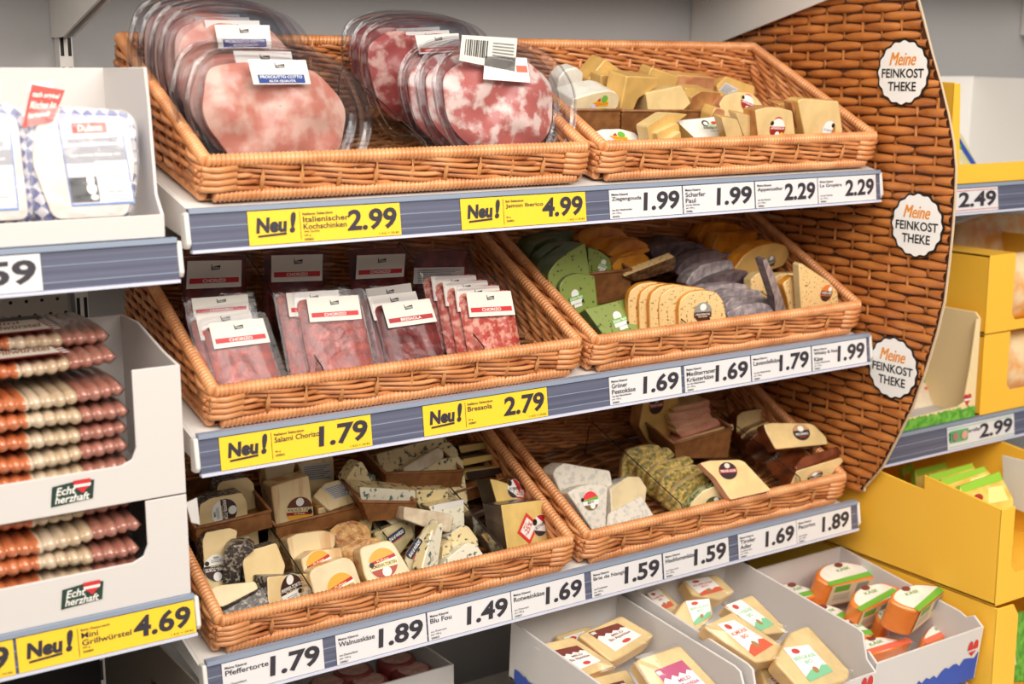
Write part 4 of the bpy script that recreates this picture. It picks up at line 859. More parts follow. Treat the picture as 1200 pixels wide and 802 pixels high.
s3('walnut_cheese', 'walnut cheese in second row with orange label half hidden', [(353, 656), (365, 646.5), (400, 642), (402, 656), (385, 682), (359, 682)], (walnut, walnut_side), WG, v=.075, th=.03, lean=30, labels=[('alm', 374, 662, 17, 12)])
s3('walnut_cheese', 'walnut chunk between the two front pieces', [(400, 643), (420, 632), (445, 630), (448, 636), (432, 652), (415, 664), (404, 660)], (nuts, walnut_side), WG, v=.095, th=.03, lean=34)
s3('walnut_cheese', 'front left cream piece with orange and red round label', [(362, 673), (369, 665.5), (405, 652.4), (414.6, 658.4), (427, 694), (424, 706), (379, 718), (372, 712)], (cream, walnut_side), WG, v=.03, th=.035, lean=30, yaw=-6, labels=[('alm', 400, 689, 18, 16)], rr=.007)
s3('walnut_cheese', 'front right cream piece with rounded corner and orange label', [(420.6, 642), (452.6, 633.4), (460, 635), (478, 664), (485, 677), (481, 686), (450, 696), (438.4, 693), (427, 676)], (cream, walnut_side), WG, v=.034, th=.035, lean=36, yaw=-10, labels=[('alm', 449, 660, 18, 10)], rr=.009)
tri = [(441, 533), (452, 530), (520, 511), (525, 517), (500, 530), (454, 550)]
s3('blue_cheese', 'long blue cheese bar furthest back in the rattan tray', tri, (blue, blue), BG, v=.25, th=.03, lean=30)
s3('blue_cheese', 'blue cheese bar at the tray front edge with pale rind end', [(487, 558), (518, 538), (538, 535), (543, 540), (543, 555), (510, 566)], (blue, blue_white), BG, v=.20, th=.025, lean=30)
s3('blue_cheese', 'pinkish wrapped bar lying across the other two in the tray', [(472, 549), (513, 524), (520, 529), (520.5, 537), (477.5, 561)], (foil, foil), BG, v=.215, th=.02, lean=34, w=.045)
s3('blue_cheese', 'small blue cheese end at the right back of the tray', [(513, 519), (528, 518), (537, 528), (535, 534), (522, 538)], (blue, foil), BG, v=.25, th=.025, lean=30)
s3('blue_cheese', 'blue cheese bar lying on the tray edge above a barcode strip', [(421.7, 571), (487, 575), (487.5, 591), (423, 588.5)], (blue_white, blue), BG, v=.155, th=.035, lean=8, yaw=4)
s3('blue_cheese', 'blue cheese bar end to the right of the one with barcode strip', [(488, 575), (526, 574), (524, 584), (513, 588), (488, 588)], (blue, blue), BG, v=.165, th=.03, lean=10)
s3('blue_cheese', 'blue cheese wedge slanting down at the walnut tray edge', [(406, 561), (418, 543), (424, 541), (444, 574), (428, 590)], (blue, blue), BG, v=.18, th=.03, lean=18)
s3('blue_cheese', 'blue green piece in shadow behind the slanting wedge', [(427, 560), (440, 556), (450, 576), (440, 582)], (cheese('cheese_teal', (150, 160, 140), (90, 110, 104)),)*2, BG, v=.20, th=.03, lean=18)
s3('blue_cheese', 'pinkish wrapped bar lying in the middle of the heap', [(473, 609), (474, 594), (528, 602.5), (532.7, 606), (528, 625), (502, 620)], (foil, foil), BG, v=.10, th=.03, lean=24, w=.02)
s3('blue_cheese', 'blue cheese bar with white paper strip behind the wrapped bar', [(502, 594), (543.5, 586), (544, 616), (531, 619)], (blue_white, blue), BG, v=.125, th=.03, lean=18, labels=[([('r', -1, -1, 1, 1, (226, 224, 220))], [(508, 592), (543, 585.5), (543, 591), (508, 600)])])
s3('blue_cheese', 'blue cheese with dark label on its side at the left of heap', [(438, 625), (470, 612), (483, 617), (486, 628), (466, 655), (457, 650)], (cheese('rind_olive', (196, 180, 136), (160, 146, 104)), blue), BG, v=.112, th=.03, lean=30, labels=[('blu', 464, 628, 13, 22, .4)])
s3('blue_cheese', 'foremost blue cheese wedge with dark slanted label', [(473, 657), (476, 650), (507, 609), (514, 612), (494, 672)], (cheese('rind_grey_gold', (216, 202, 164), (190, 176, 136)), blue_white), BG, v=.05, th=.03, lean=26, yaw=-30, labels=[('blu', 485.7, 643, 13, 62, .4)])
s3('blue_cheese', 'white veined cut half pressed against the foremost wedge', [(494, 668), (506, 622), (519, 612), (520, 616), (514, 660), (509, 678)], (blue_white, blue), BG, v=.04, th=.02, lean=20, yaw=24)
s3('blue_cheese', 'thin blue slice behind the white veined half', [(517, 668), (519, 640), (529, 633), (528, 646)], (blue, blue), BG, v=.06, th=.02, lean=20, yaw=10)
s3('blue_cheese', 'short blue chunk behind the frontmost right chunk', [(524, 629), (543.5, 615.5), (550, 617.7), (561, 633), (559, 640), (537, 648)], (blue, blue_white), BG, v=.075, th=.03, lean=30)
s3('blue_cheese', 'white blue veined chunk at the rim right of the foremost wedge', [(515, 669), (524, 655), (548, 636), (559, 639), (570, 655), (545, 672)], (blue_white, blue_white), BG, v=.04, th=.03, lean=28)
WR = (wine, wine_rind)
s3('wine_cheese', 'uppermost dark rinded bar at the back right', [(537, 523), (571, 518), (572.5, 526), (540, 532)], WR, RG, v=.27, th=.03, lean=20, w=.05)
s3('wine_cheese', 'second dark rinded bar from the back', [(542, 538), (578, 532), (580, 539), (543, 547)], WR, RG, v=.24, th=.03, lean=18, w=.035)
s3('wine_cheese', 'dark rind of a bar lying at the tray edge', [(545, 553), (597, 546), (598, 553), (553, 563), (547.5, 563)], (wine_rind, wine), RG, v=.215, th=.03, lean=20, w=.02)
s3('wine_cheese', 'film wrapped dark bar in the middle below the tray', [(545.7, 606), (576, 593), (579, 599), (550, 614)], (wine_rind, wine_rind), RG, v=.14, th=.03, lean=24, w=.02)
s3('wine_cheese', 'dark wrapped piece under the film wrapped dark bar', [(550, 613), (582.5, 608), (584, 621), (558, 630)], (wine_rind, wine_rind), RG, v=.12, th=.03, lean=24)
s3('wine_cheese', 'yellow piece lying at the divider with small paper label', [(563, 626), (585, 621), (594, 648), (588, 654), (576, 642)], (gold, wine_rind), RG, v=.06, th=.02, lean=50, labels=[('txt', [(576, 629), (586, 627), (589, 637), (580, 640)])])
s3('wine_cheese', 'rear dark rinded wedge with red sticker', [(574, 561), (583, 563), (630, 577.7), (636, 586), (640, 612), (592, 620)], WR, RG, v=.11, th=.035, lean=26, yaw=14, labels=[('red', 602, 573, 11, -14), ([('r', -1, -1, 1, 1, (220, 60, 52)), ('r', -.8, -.72, .8, .72, Wt), ('t', '-25%', -.6, -.4, .6, .4, (214, 40, 40))], 608, 578, 10, -22, .6)])
s3('wine_cheese', 'large dark rinded wedge at front with red diamond sticker', [(587, 592), (637, 585.5), (644.8, 594.7), (652, 634), (595, 650)], WR, RG, v=.04, th=.04, lean=22, yaw=16, labels=[('red', 633, 616, 13, 8), ('25', 618.6, 619.6, 13.5, 42)], rr=.003)

# ------------------------------------------------------------------ bottom shelf, right basket
BRG, HG, AG, KG = 'paper wrapped soft cheese', 'hay crusted cheese slices', 'pink edged cheese sticks', 'brown rinded sheep cheese'
tray_box('woven tray under the pink edged sticks', 3, [(790, 520), (858, 501.6), (853, 536), (792, 538)], .11, v=.16)
s3('soft_cheese', 'crumpled paper wrapped piece at the back of four', [(648.4, 556), (652, 549), (661.5, 543), (689, 548), (715, 552), (720, 563), (690, 572), (668, 578)], (brie_paper, brie_paper), BRG, v=.12, th=.04, lean=26)
s3('soft_cheese', 'fan shaped paper wrapped wedge at front with red and green seal', [(665.4, 578), (676, 571), (689, 568), (702, 567), (712.6, 569), (710, 620), (706, 630), (700, 630)], (brie_paper, brie_paper), BRG, v=.045, th=.03, lean=30, labels=[('brie', 692, 587.4, 11.5, -4)])
s3('soft_cheese', 'paper wrapped piece with folded flap right of the fan wedge', [(712.6, 594), (715, 573), (736, 558.6), (750, 559), (758.4, 572), (749, 585), (730, 592)], (brie_rind, brie_paper), BRG, v=.085, th=.04, lean=34)
s3('soft_cheese', 'printed paper wrapped piece lowest at the rim', [(710, 622), (713, 602), (752, 581), (770, 610), (740, 626)], (brie_paper, brie_paper), BRG, v=.045, th=.03, lean=44)
HP = [(728, 551), (730, 538), (735, 528), (756, 522), (772, 522), (777, 529), (760, 540), (746, 557), (738, 558)]
for i, (lb, pl, v) in enumerate((('hindmost hay crusted slice of the row', HP, .17), ('second hay crusted slice from the back', [(745, 560), (748, 545), (753, 536), (783, 524.6), (792, 534), (775, 545), (757, 568)], .145), ('third hay crusted slice from the back', [(757, 572), (762, 554), (771, 544), (807, 535), (814, 542), (790, 558), (770, 582)], .115), ('fourth hay crusted slice from the back', [(769, 586), (776, 562), (784, 552), (817, 545), (823, 553), (803, 568), (782, 594)], .085), ('fifth hay crusted slice, second from the front', [(777, 594), (790, 574), (800, 565), (833, 549), (839, 558), (818, 575), (796, 606)], .055))):
    s3('hay_cheese', lb, pl, (hay, pale), HG, v=v, th=.022, lean=24, yaw=-26, rr=.004)
s3('hay_cheese', 'front hay cheese slice with green crust and pale cut face', [(804, 602), (811, 588), (823, 576), (850, 564), (861, 575), (862, 592), (812, 612)], (cheese('cheese_hay', (238, 216, 164)), hay_green), HG, v=.03, th=.022, lean=14, yaw=-20, labels=[('heu', 836, 590, 10, 14, .8)])
s3('alpine_cheese', 'large flat golden slab with dark red seal', [(820, 543), (832, 540), (866, 539), (872, 541), (904, 575), (856, 586), (838, 560)], (adler, bacon), AG, w=.055, th=.014, lean=44, yaw=-4, labels=[('adl', 853, 552, 13, -4, .8)])
s3('alpine_cheese', 'pink edged slab directly under the golden one with dark red seal', [(842, 566), (858, 587), (905, 576), (904, 588), (858, 600), (846, 586)], (bacon, bacon), AG, v=.04, th=.03, lean=10)
for lb, pl, v, w_ in (('topmost pink edged stick of the pile in the tray', [(787, 479), (831.6, 468.6), (833, 477), (790, 484)], .235, .10), ('second pink edged stick from top of the pile', [(784, 486), (831.6, 477), (834, 484), (787, 495)], .225, .085), ('third pink edged stick from top of the pile', [(787, 496), (832, 484), (836, 492), (793, 503)], .215, .07), ('fourth pink edged stick of the pile, shiny', [(792, 506), (839, 490), (846, 498), (799, 513)], .20, .05)):
    s3('alpine_cheese', lb, pl, (bacon, adler), AG, v=v, th=.05, lean=14, w=w_, yaw=-10)
s3('alpine_cheese', 'golden slice at the bottom of the pile of pink sticks', [(787, 519), (859, 497), (860, 504), (798.7, 524)], (adler, bacon), AG, v=.185, th=.06, lean=20, w=.04, yaw=-10)
s3('alpine_cheese', 'yellow piece with dark round seal upright at the very back', [(749, 500), (755, 467), (794, 463), (798, 480), (775, 505)], (gold, gold_rind), AG, v=.24, th=.03, lean=10, labels=[('adl', 769, 475, 11, 0)])
KR = (pale, brown_rind)
s3('sheep_cheese', 'pale faced piece standing at the very back right', [(863, 505), (864, 488), (870, 483), (905, 477), (911, 487), (880, 500), (868, 512)], KR, KG, v=.22, th=.025, lean=20)
s3('sheep_cheese', 'brown rinded piece half buried behind the top one', [(868, 512), (880, 502), (900, 494), (925, 490), (930, 497), (900, 510), (878, 530)], KR, KG, v=.19, th=.03, lean=22)
s3('sheep_cheese', 'top piece with pale triangular face up and dark oval seal', [(894.7, 497), (905, 495.5), (948, 496), (954, 498), (968, 511.7), (970.7, 521), (909, 527), (898, 507)], (pale, brown_rind), KG, w=.085, th=.022, lean=44, labels=[('pec', 939, 507, 13, -4, .75)])
for lb, pl, v in (('brown piece under the top one at left, upper', [(873, 522), (886, 508), (898, 504), (910, 526), (905, 536), (880, 536)], .15), ('brown piece under the top one at left, lower', [(880, 534), (905, 526), (922, 532), (915, 546), (892, 546)], .125), ('shiny brown piece leaning under the top one', [(897, 544), (928, 528), (945, 530), (940, 548), (925, 568), (908, 560)], .085)):
    s3('sheep_cheese', lb, pl, (brown_rind, brown_rind), KG, v=v, th=.03, lean=20, yaw=-16)
s3('sheep_cheese', 'front brown rinded piece with pale side and dark seal', [(922, 570), (933.5, 552), (986, 536), (989, 541), (972, 560), (928, 574)], KR, KG, v=.035, th=.03, lean=10, yaw=-10, labels=[('pec', 955, 558, 11, 18, .5)])
s3('sheep_cheese', 'film wrapped brown piece lying across just behind the front one', [(931, 548), (940, 536), (982, 523), (987, 532), (968, 543), (936, 553)], (brown_rind, brown_rind), KG, w=.05, th=.02, lean=50, yaw=-10)
# ------------------------------------------------------------------ cartons
def onY(px, py, Y): return hit(px, py, V((0, Y, 0)), V((0, 1, 0)))
def onX(px, py, X): return hit(px, py, V((X, 0, 0)), V((1, 0, 0)))
def onZ(px, py, Z): return hit(px, py, V((0, 0, Z)), V((0, 0, 1)))
blue_print = paint((38, 78, 176)); red_print = paint((206, 44, 48)); grass_print = mat('grass_print', (120, 190, 70), .5, c2=(80, 150, 50), scale=90)
def carton(label, O, tilt, x0, x1, side, hf, m, mi=None, mr=None, group=None, front=None, hb=None, name='carton', parts=('side', 'back', 'front'), t=.004):
    """open tray; side = outline (depth, height) of both side walls; O = floor front edge"""
    Rm = Matrix.Rotation(tilt, 3, 'X'); base = V((0, O.y, O.z))+V(((x0+x1)/2, 0, 0)); cx = (x0+x1)/2
    root = empty(name, base, (tilt, 0, 0)); tag(root, label, 'carton', group); root['w'] = 0; del root['w']
    mi = mi or m; D = max(p[0] for p in side); H = hb or max(p[1] for p in side if p[0] > D-.01)
    q = MB(); q.box((x0-cx, 0, 0), (x1-cx, D, t)); q.build('bottom', mi, root)
    if 'side' in parts:
        for X in (x0-cx, x1-cx-t):
            s = MB(); s.prism([V((X, v, z)) for v, z in side], (t, 0, 0)); s.build('side_wall', (mr or m) if X > 0 else m, root, bevel=.0012)
    if 'back' in parts: q = MB(); q.box((x0-cx+t, D-t, t), (x1-cx-t, D, H)); q.build('back_wall', mi, root)
    if 'front' in parts:
        q = MB(); poly = front or [(x0, 0), (x1, 0), (x1, hf), (x0, hf)]
        q.prism([V((x-cx, -.001, z)) for x, z in poly], (0, t, 0)); q.build('front_wall', m, root, bevel=.001)
    return root
def on_front(root, name, mats, fn, cx):
    mb = MB(); fn(mb, lambda x, z, h=0: V((x-cx, -.0014-h, z))); return mb.build(name, mats, root, fix=False)
# ---- left bay, upper shelf: tray of white sausages
O = V((0, .002, LZ1+.001))
carton('white display tray holding the blue checked sausage packs at upper left', O, 0, -.50, -.030, [(0, 0), (.20, 0), (.20, .205), (.035, .205), (.028, .16), (.018, .05), (0, .028)], .028, carton_white, carton_white)
chk = bpy.data.materials.new('blue_diamond_net'); chk.use_nodes = True; nt = chk.node_tree; bs = nt.nodes['Principled BSDF']; bs.inputs['Roughness'].default_value = .25; bs.inputs['Coat Weight'].default_value = .6
ck = nt.nodes.new('ShaderNodeTexChecker'); ck.inputs['Scale'].default_value = 95; ck.inputs['Color1'].default_value = (*lin((206, 202, 208)), 1); ck.inputs['Color2'].default_value = (*lin((92, 98, 150)), 1)
tcn = nt.nodes.new('ShaderNodeTexCoord'); mpn = nt.nodes.new('ShaderNodeMapping'); mpn.inputs['Rotation'].default_value = (0, R(45), 0); mpn.inputs['Location'].default_value = (.5, .5003, .5); mpn.inputs['Scale'].default_value = (1, .01, 1)
nt.links.new(tcn.outputs['Object'], mpn.inputs[0]); nt.links.new(mpn.outputs[0], ck.inputs[0]); nt.links.new(ck.outputs[0], bs.inputs['Base Color'])
casing = mat('white_sausage', (206, 194, 186), .22, c2=(190, 178, 172), scale=14, coat=.8, bump=.4, bscale=30)
weiss = [('r', -1, -1, 1, 1, (200, 198, 210)), ('r', -1, -1, -.97, 1, (70, 120, 200)), ('r', .97, -1, 1, 1, (70, 120, 200)), ('r', -1, -1, 1, -.96, (70, 120, 200)), ('r', -.97, -.02, .97, .36, (150, 150, 160)), ('r', -.6, .66, .5, .9, (216, 60, 52)), ('t', 'Dulano', -.42, .7, .35, .86, Wt, .2),
         ('t', 'DELIKATESS WEISSWURST', -.8, .44, .8, .54, (60, 60, 80)), ('t', 'nach original Münchner Art', -.8, .1, .8, .2, Wt), ('r', -.97, -.92, -.1, -.35, (40, 40, 46)), ('d', -.3, -.42, .13, Wt, .11), ('d', -.3, -.62, .16, Wt, .13), ('d', -.25, -.82, .12, Wt, .07), ('r', -.08, -.30, .95, .0, Wt), ('r', .02, -.88, .95, -.5, Wt), ('t', 'mind. haltbar', .2, -.74, .8, -.66, (120, 120, 120))]
def pouch(label, poly, lab, v, flag_q=None, inner=None):
    o = slab('sausage_pouch', label, 'sausage pack', 'L1', poly, (chk, chk), v=v, lean=12, th=.05, rr=.02, bev=.012, group='blue checked packs of white sausage', drop=False)
    f = o_face[o.name]; base = o.location
    g = MB(); g.prism([p-base for p in rounded([f.at(x, y, .001) for x, y in inner], .012)], f.n*.003); g.build('casing', casing, o, bevel=.0015)
    put_label(o, base, weiss, qmap(f, lab, .005))
    if flag_q: put_label(o, base, [('r', -1, -1, 1, 1, (214, 56, 48)), ('t', 'nach original', -.8, .35, .8, .72, Wt), ('t', 'Münchner Art', -.8, -.15, .8, .25, Wt), ('t', 'hergestellt', -.8, -.7, .6, -.3, Wt)], qmap(f, flag_q, .007), 'corner_sticker')
    t = MB(); top = [(poly[0][0]+2, poly[0][1]-30), (poly[1][0], poly[1][1]-28), poly[1], poly[0]]
    t.prism([f.at(x, y, -.012)-base for x, y in top], f.n*.002); t.build('film_edge', film, o)
    t = MB(); cc = sum((f.at(x, y, .009) for x, y in poly), V())/len(poly); rg = [cc+(p-cc)*.98 for p in rounded([f.at(x, y, .009) for x, y in poly], .012)]; t.add([p-base for p in rg]+[cc-base+f.n*.002], [(i, (i+1) % len(rg), len(rg)) for i in range(len(rg))], 0, True); t.build('film_front', wrinkled, o, fix=False)
    return o
pouch('blue checked pack of white sausages with red corner sticker in the upper left tray', [(31, 128), (62, 122), (149, 128), (161, 140), (165, 195), (157, 258), (45, 263), (29, 190)], [(67, 140), (140.5, 137.5), (158, 238), (84.6, 242)], .02, [(37, 99), (76, 106), (62, 142), (26, 150)], [(42, 142), (148, 136), (158, 190), (150, 254), (62, 258), (36, 190)])
pouch('blue checked pack of white sausages cut off by the left picture edge, upper tray', [(-110, 128), (0, 118), (30, 126), (38, 180), (44, 262), (-100, 270)], [(-90, 146), (11, 142), (22, 246), (-78, 250)], .022, None, [(-100, 148), (20, 138), (34, 258), (-90, 264)])
# ---- left bay, lower shelf: cartons of small sausages
saus = [mat('sausage_orange', (206, 120, 74), .3, c2=(188, 100, 58), scale=30, coat=.7), mat('sausage_cream', (214, 194, 168), .3, c2=(200, 174, 142), scale=30, coat=.7), mat('sausage_pink', (186, 130, 112), .3, c2=(168, 108, 92), scale=30, coat=.7)]
def sausage_pack(label, z, x0, x1, y0, d=.17, h=.024, seed=0, lab=None):
    rnd = random.Random(seed); base = V(((x0+x1)/2, y0+d/2, z)); root = empty('sausage_pack', base); tag(root, label, 'sausage pack', 'packs of small grill sausages')
    n = 13; S = 8; K = 16; vs = []; fs = []; mi = []; L = x1-x0
    sag = rnd.uniform(.001, .003); ph = rnd.uniform(0, 3)
    for i in range(n*S+1):
        x = L*(i/(n*S)-.5); b = abs(math.sin(math.pi*i/S)); e = min(1, min(i, n*S-i)/(S*.5))**.5
        for k in range(K):
            a = 2*math.pi*k/K; ca, sa = math.cos(a), math.sin(a)
            yy = (d/2-.004*(1-b)-.006*rnd.random()*0)*math.copysign(abs(ca)**.45, ca); zz = h/2*(.72+.26*b)*math.copysign(abs(sa)**.8, sa)*e
            vs.append(V((x, yy+.002*math.sin(i//S*2.1+ph), zz+h/2+sag*math.sin(i*.05+ph))))
    for i in range(n*S):
        for k in range(K):
            fs.append((i*K+k, i*K+(k+1) % K, (i+1)*K+(k+1) % K, (i+1)*K+k)); mi.append(0 if i < n*S*.34 else 1 if i < n*S*.68 else 2)
    fs += [tuple(range(K))[::-1], tuple(n*S*K+k for k in range(K))]; mi += [0, 2]
    m = MB(); m.add(vs, fs, 0, True); m.m = mi; m.build('sausages', saus, root)
    m = MB(); sh = [V((v.x*1.012, v.y*1.015, h/2+(v.z-h/2)*1.12)) for v in vs]; m.add(sh, fs, 0, True); m.build('film_sleeve', wrinkled, root)
    if lab:
        xa, xb = lab; F = lambda x, y, hh: V((xa+(xb-xa)*(x+1)/2-base.x, -d*.5+.0+d*.62*(y+1)/2-.002, h*1.07+.0015+hh+.004*(y+1)/2*0))
        put_label(root, V((0, 0, 0)), [('r', -1, -1, 1, 1, (160, 50, 44))]+[('r', -1, -1+.25*i, -.84, -.88+.25*i, Wt) for i in range(8)]+[('r', .84, -1+.25*i, 1, -.88+.25*i, Wt) for i in range(8)]+[('r', -.8, -.95, .8, .5, (226, 220, 208)), ('t', 'Mini', -.35, .05, .35, .45, (150, 90, 60), .2), ('t', 'Grillwürstel', -.7, -.6, .7, -.05, (150, 90, 60), .2), ('r', -1, .5, 1, 1, (36, 32, 30))], F)
        F2 = lambda x, y, hh: V((xa+(xb-xa)*(x+1)/2-base.x, -d*.5-.003-hh, h*.35+h*.65*(y+1)/2))
    return root
ECHT = paint((34, 60, 50))
def echt(mb, F):
    def fl(pts, mi, h): mb.add([F(x, z, h) for x, z in pts], [tuple(range(len(pts)))], mi)
    fl([(-.027, -.013), (.024, -.010), (.027, .013), (.015, .016), (-.024, .012)], 0, .0006)
    G = lambda x, y, h: F(x, y, .0008+h)
    put_text(mb, 'Echt', (-.019, .000, .004, .010), G, 1, .02, .25, .0002); put_text(mb, 'herzhaft', (-.021, -.010, .020, -.0005), G, 1, .02, .25, .0002)
    for z0, z1, mi_ in ((.002, .007, 2), (.007, .0105, 1), (.0105, .016, 2)):
        hw = lambda z: max(.002, .0105*(1-((.009-z)/.008)**2)) if z < .009 else .0105
        fl([(.012-hw(z0), z0), (.012+hw(z0), z0), (.012+hw(z1), z1), (.012-hw(z1), z1)], mi_, .0012)
    fl([(.012-.004, .002), (.012+.004, .002), (.012, -.001)], 2, .0012)
zA, zB = onY(215, 578, 0).z, LZ2
def sausage_carton(label, z, h, hwin, xr, cxp, packs, hb, flap=False):
    x0, x1 = -.42, -.020; O = V((0, 0, z)); pr = x1-xr
    fr = [(x0, 0), (x1, 0), (x1, h), (xr, h), (xr, hwin+.02), (xr-.006, hwin+.006), (xr-.02, hwin), (x0+.07, hwin), (x0+.055, hwin+.02), (x0+.055, h), (x0, h)]
    c = carton(label, O, 0, x0, x1, [(0, 0), (.22, 0), (.22, hb), (.15, hb), (.05, h+.008), (0, h)], h, carton_white, carton_white, group='white sausage cartons', front=fr)
    cx = (x0+x1)/2
    on_front(c, 'emblem', [ECHT, paint(Wt), paint((206, 48, 52))], lambda mb, F: echt(mb, lambda x, zz, hh: F(cxp+x, .5*hwin+zz, hh)), cx)
    if flap:
        m = MB(); m.prism([V((x1-cx-.001, .0, h-.012)), V((x1-cx+.012, -.006, h-.006)), V((x1-cx+.017, .002, h-.045)), V((x1-cx+.006, .002, h-.04))], (0, .0015, 0)); m.build('torn_flap', carton_white, c)
    return c
hA = onY(205, 428, 0).z-zA; hB = zA-zB-.002
sausage_carton('upper white carton of sausage packs standing on another carton at left', zA, hA, onY(100, 553, 0).z-zA, onY(158, 500, 0).x, onY(84, 567, 0).x, 8, .20)
sausage_carton('lower white carton of sausage packs standing on the shelf with a torn corner flap', zB, hB, onY(100, 671, 0).z-zB, onY(172, 620, 0).x, onY(96, 695, 0).x, 5, hB, True)
names = ['lowest', 'second from bottom', 'third from bottom', 'fourth from bottom', 'fifth from bottom', 'sixth from bottom', 'seventh, with dark label edge', 'topmost, with dark label,']
xr = onY(158, 500, 0).x
for i in range(8): sausage_pack(names[i]+' sausage pack in the upper white carton', zA+.006+i*.0243+(.012 if i > 5 else 0), -.272, xr-.004+.002*math.sin(i*2), .010+.003*math.sin(i*3)+(.03*(i-5) if i > 5 else 0), seed=i, lab=(-.25, -.145) if i > 5 else None)
xr = onY(172, 620, 0).x; nb = ['lowest', 'second from bottom', 'middle', 'second from top', 'topmost and labelled']
for i in range(5): sausage_pack(nb[i]+' sausage pack in the lower white carton', zB+.006+i*.0262, -.272, xr-.004+.002*math.sin(i*2.5), .010+.003*math.sin(i*2)+(.02 if i == 4 else 0), seed=20+i, h=.0255, lab=(-.225, -.125) if i == 4 else None)

# ------------------------------------------------------------------ base deck with cartons of cheese
b = MB(); b.box((.0, -.42, -1.0), (1.262, .45, -.985)); b.box((0, -.41, FLOOR), (1.262, -.395, -1.0)); tag(b.build('base_deck', white_metal), 'white base deck carrying the cartons under the baskets', 'shelf')
b = MB(); b.box((1.266, -.42, -1.0), (2.3, .45, -.985)); b.box((1.266, -.41, FLOOR), (2.3, -.395, -1.0)); tag(b.build('base_deck', white_metal), 'white base deck carrying the yellow cartons at right', 'shelf')
b = MB(); b.box((-.95, -.42, -1.0), (-.004, .45, -.985)); b.box((-.95, -.41, FLOOR), (-.004, -.395, -1.0)); tag(b.build('base_deck', mat('shade_deck', (60, 56, 54), .6)), 'base deck darkened in colour for the shade under the sausage shelf at left', 'shelf')  # same deck as its neighbours, shade under the left shelf put into its colour
def mountains(mb, F, x0, x1, z0, z1, seed=1, n=26):
    rnd = random.Random(seed); pts = []
    for i in range(n+1):
        t = i/n; pts.append((x0+(x1-x0)*t, z0+(z1-z0)*(.25+.55*t+.3*(rnd.random()-.5)*(1-abs(2*t-1)*.4))))
    for (xa, za), (xb, zb) in zip(pts, pts[1:]): mb.add([F(xa, z0, .0004), F(xb, z0, .0004), F(xb, zb, .0004), F(xa, za, .0004)], [(0, 1, 2, 3)], 0)
def red_b(mb, F, x, z):
    def arc(cx, cz, rx, rz): mb.add([F(cx, cz-rz, .0006)]+[F(cx+rx*math.sin(math.pi*i/10), cz-rz*math.cos(math.pi*i/10), .0006) for i in range(11)], [tuple(range(12))], 1)
    # two lobes standing side by side above a small wedge
    for dx in (-.007, .007): mb.add([F(x+dx-.0065, z, .0006)]+[F(x+dx-.0065*math.cos(math.pi*i/10), z+.017*math.sin(math.pi*i/10)**.7 if i not in (0, 10) else z, .0006) for i in range(11)], [tuple(range(12))], 1)
    mb.add([F(x-.010, z-.004, .0006), F(x+.010, z-.004, .0006), F(x, z-.013, .0006)], [(0, 1, 2)], 1)
GRC = 'white cheese cartons on the base deck'
def cheese_carton(label, fr, x0, x1, depth, h, hf, seed, sideprint=False, corner=True):
    O, t = FR[fr]; cx = (x0+x1)/2
    side = [(0, 0), (depth, 0), (depth, h), (.05, h), (.035, h-.004), (.02, hf+.012), (0, hf)]
    c = carton(label, O, t, x0, x1, side, hf, carton_white, carton_inner, group=GRC)
    on_front(c, 'printed_mountains', [blue_print, red_print], lambda mb, F: (mountains(mb, F, x0+.02, x1-.004, .001, hf*.62, seed), red_b(mb, F, x1-.022, hf*.62)), cx)
    if sideprint:
        m = MB(); Fs = lambda x, z, hh: V((x0-cx-.0008-hh, x, z)); mountains(m, Fs, .0, depth*.95, .001, .028, seed+3, 40); m.build('side_print', [blue_print], c, fix=False)
    return c
X2, X3 = (.535, .752), (.760, 1.004)
cheese_carton('white carton of alpine cheese packs, middle one, with blue strip on its side', 'T2', X2[0], X2[1], .34, .10, .055, 1, True)
cheese_carton('white carton of alpine cheese packs left of the orange cheeses', 'T3', X3[0], X3[1], .36, .105, .05, 2)
cheese_carton('white carton holding orange rinded half cheeses, on top of a stack', 'T4', 1.012, 1.279, .33, .105, .099, 3)
for lb, fr, xa, xb, dz, sd in (('lower carton stacked beneath the middle alpine cheese carton', 'T2', X2[0], X2[1], .115, 5), ('lower carton stacked beneath the carton left of the orange cheeses', 'T3', X3[0], X3[1], .115, 6), ('lower white carton stacked beneath the orange cheeses', 'T4', 1.014, 1.281, .098, 7)):
    O, t = FR[fr]; FR['tmp'] = (O+V((0, -.004, -dz-.02)), 0); cheese_carton(lb, 'tmp', xa, xb, .34, .10, .092, sd, sd == 5)
O1 = onZ(427, 800, -.80)
x1r = onZ(503, 759, -.80).x
cT = carton('grey carton with dark red cheese rounds at bottom left of centre', V((0, onZ(480, 793, -.80).y, -.90)), 0, .22, x1r, [(0, 0), (.30, 0), (.30, .10), (0, .10)], .10, carton_inner, carton_inner)
wax = mat('red_wax', (110, 40, 36), .35, c2=(130, 52, 46), scale=20, coat=.5); wax_top = mat('round_label', (190, 150, 136), .45, c2=(170, 124, 112), scale=60)
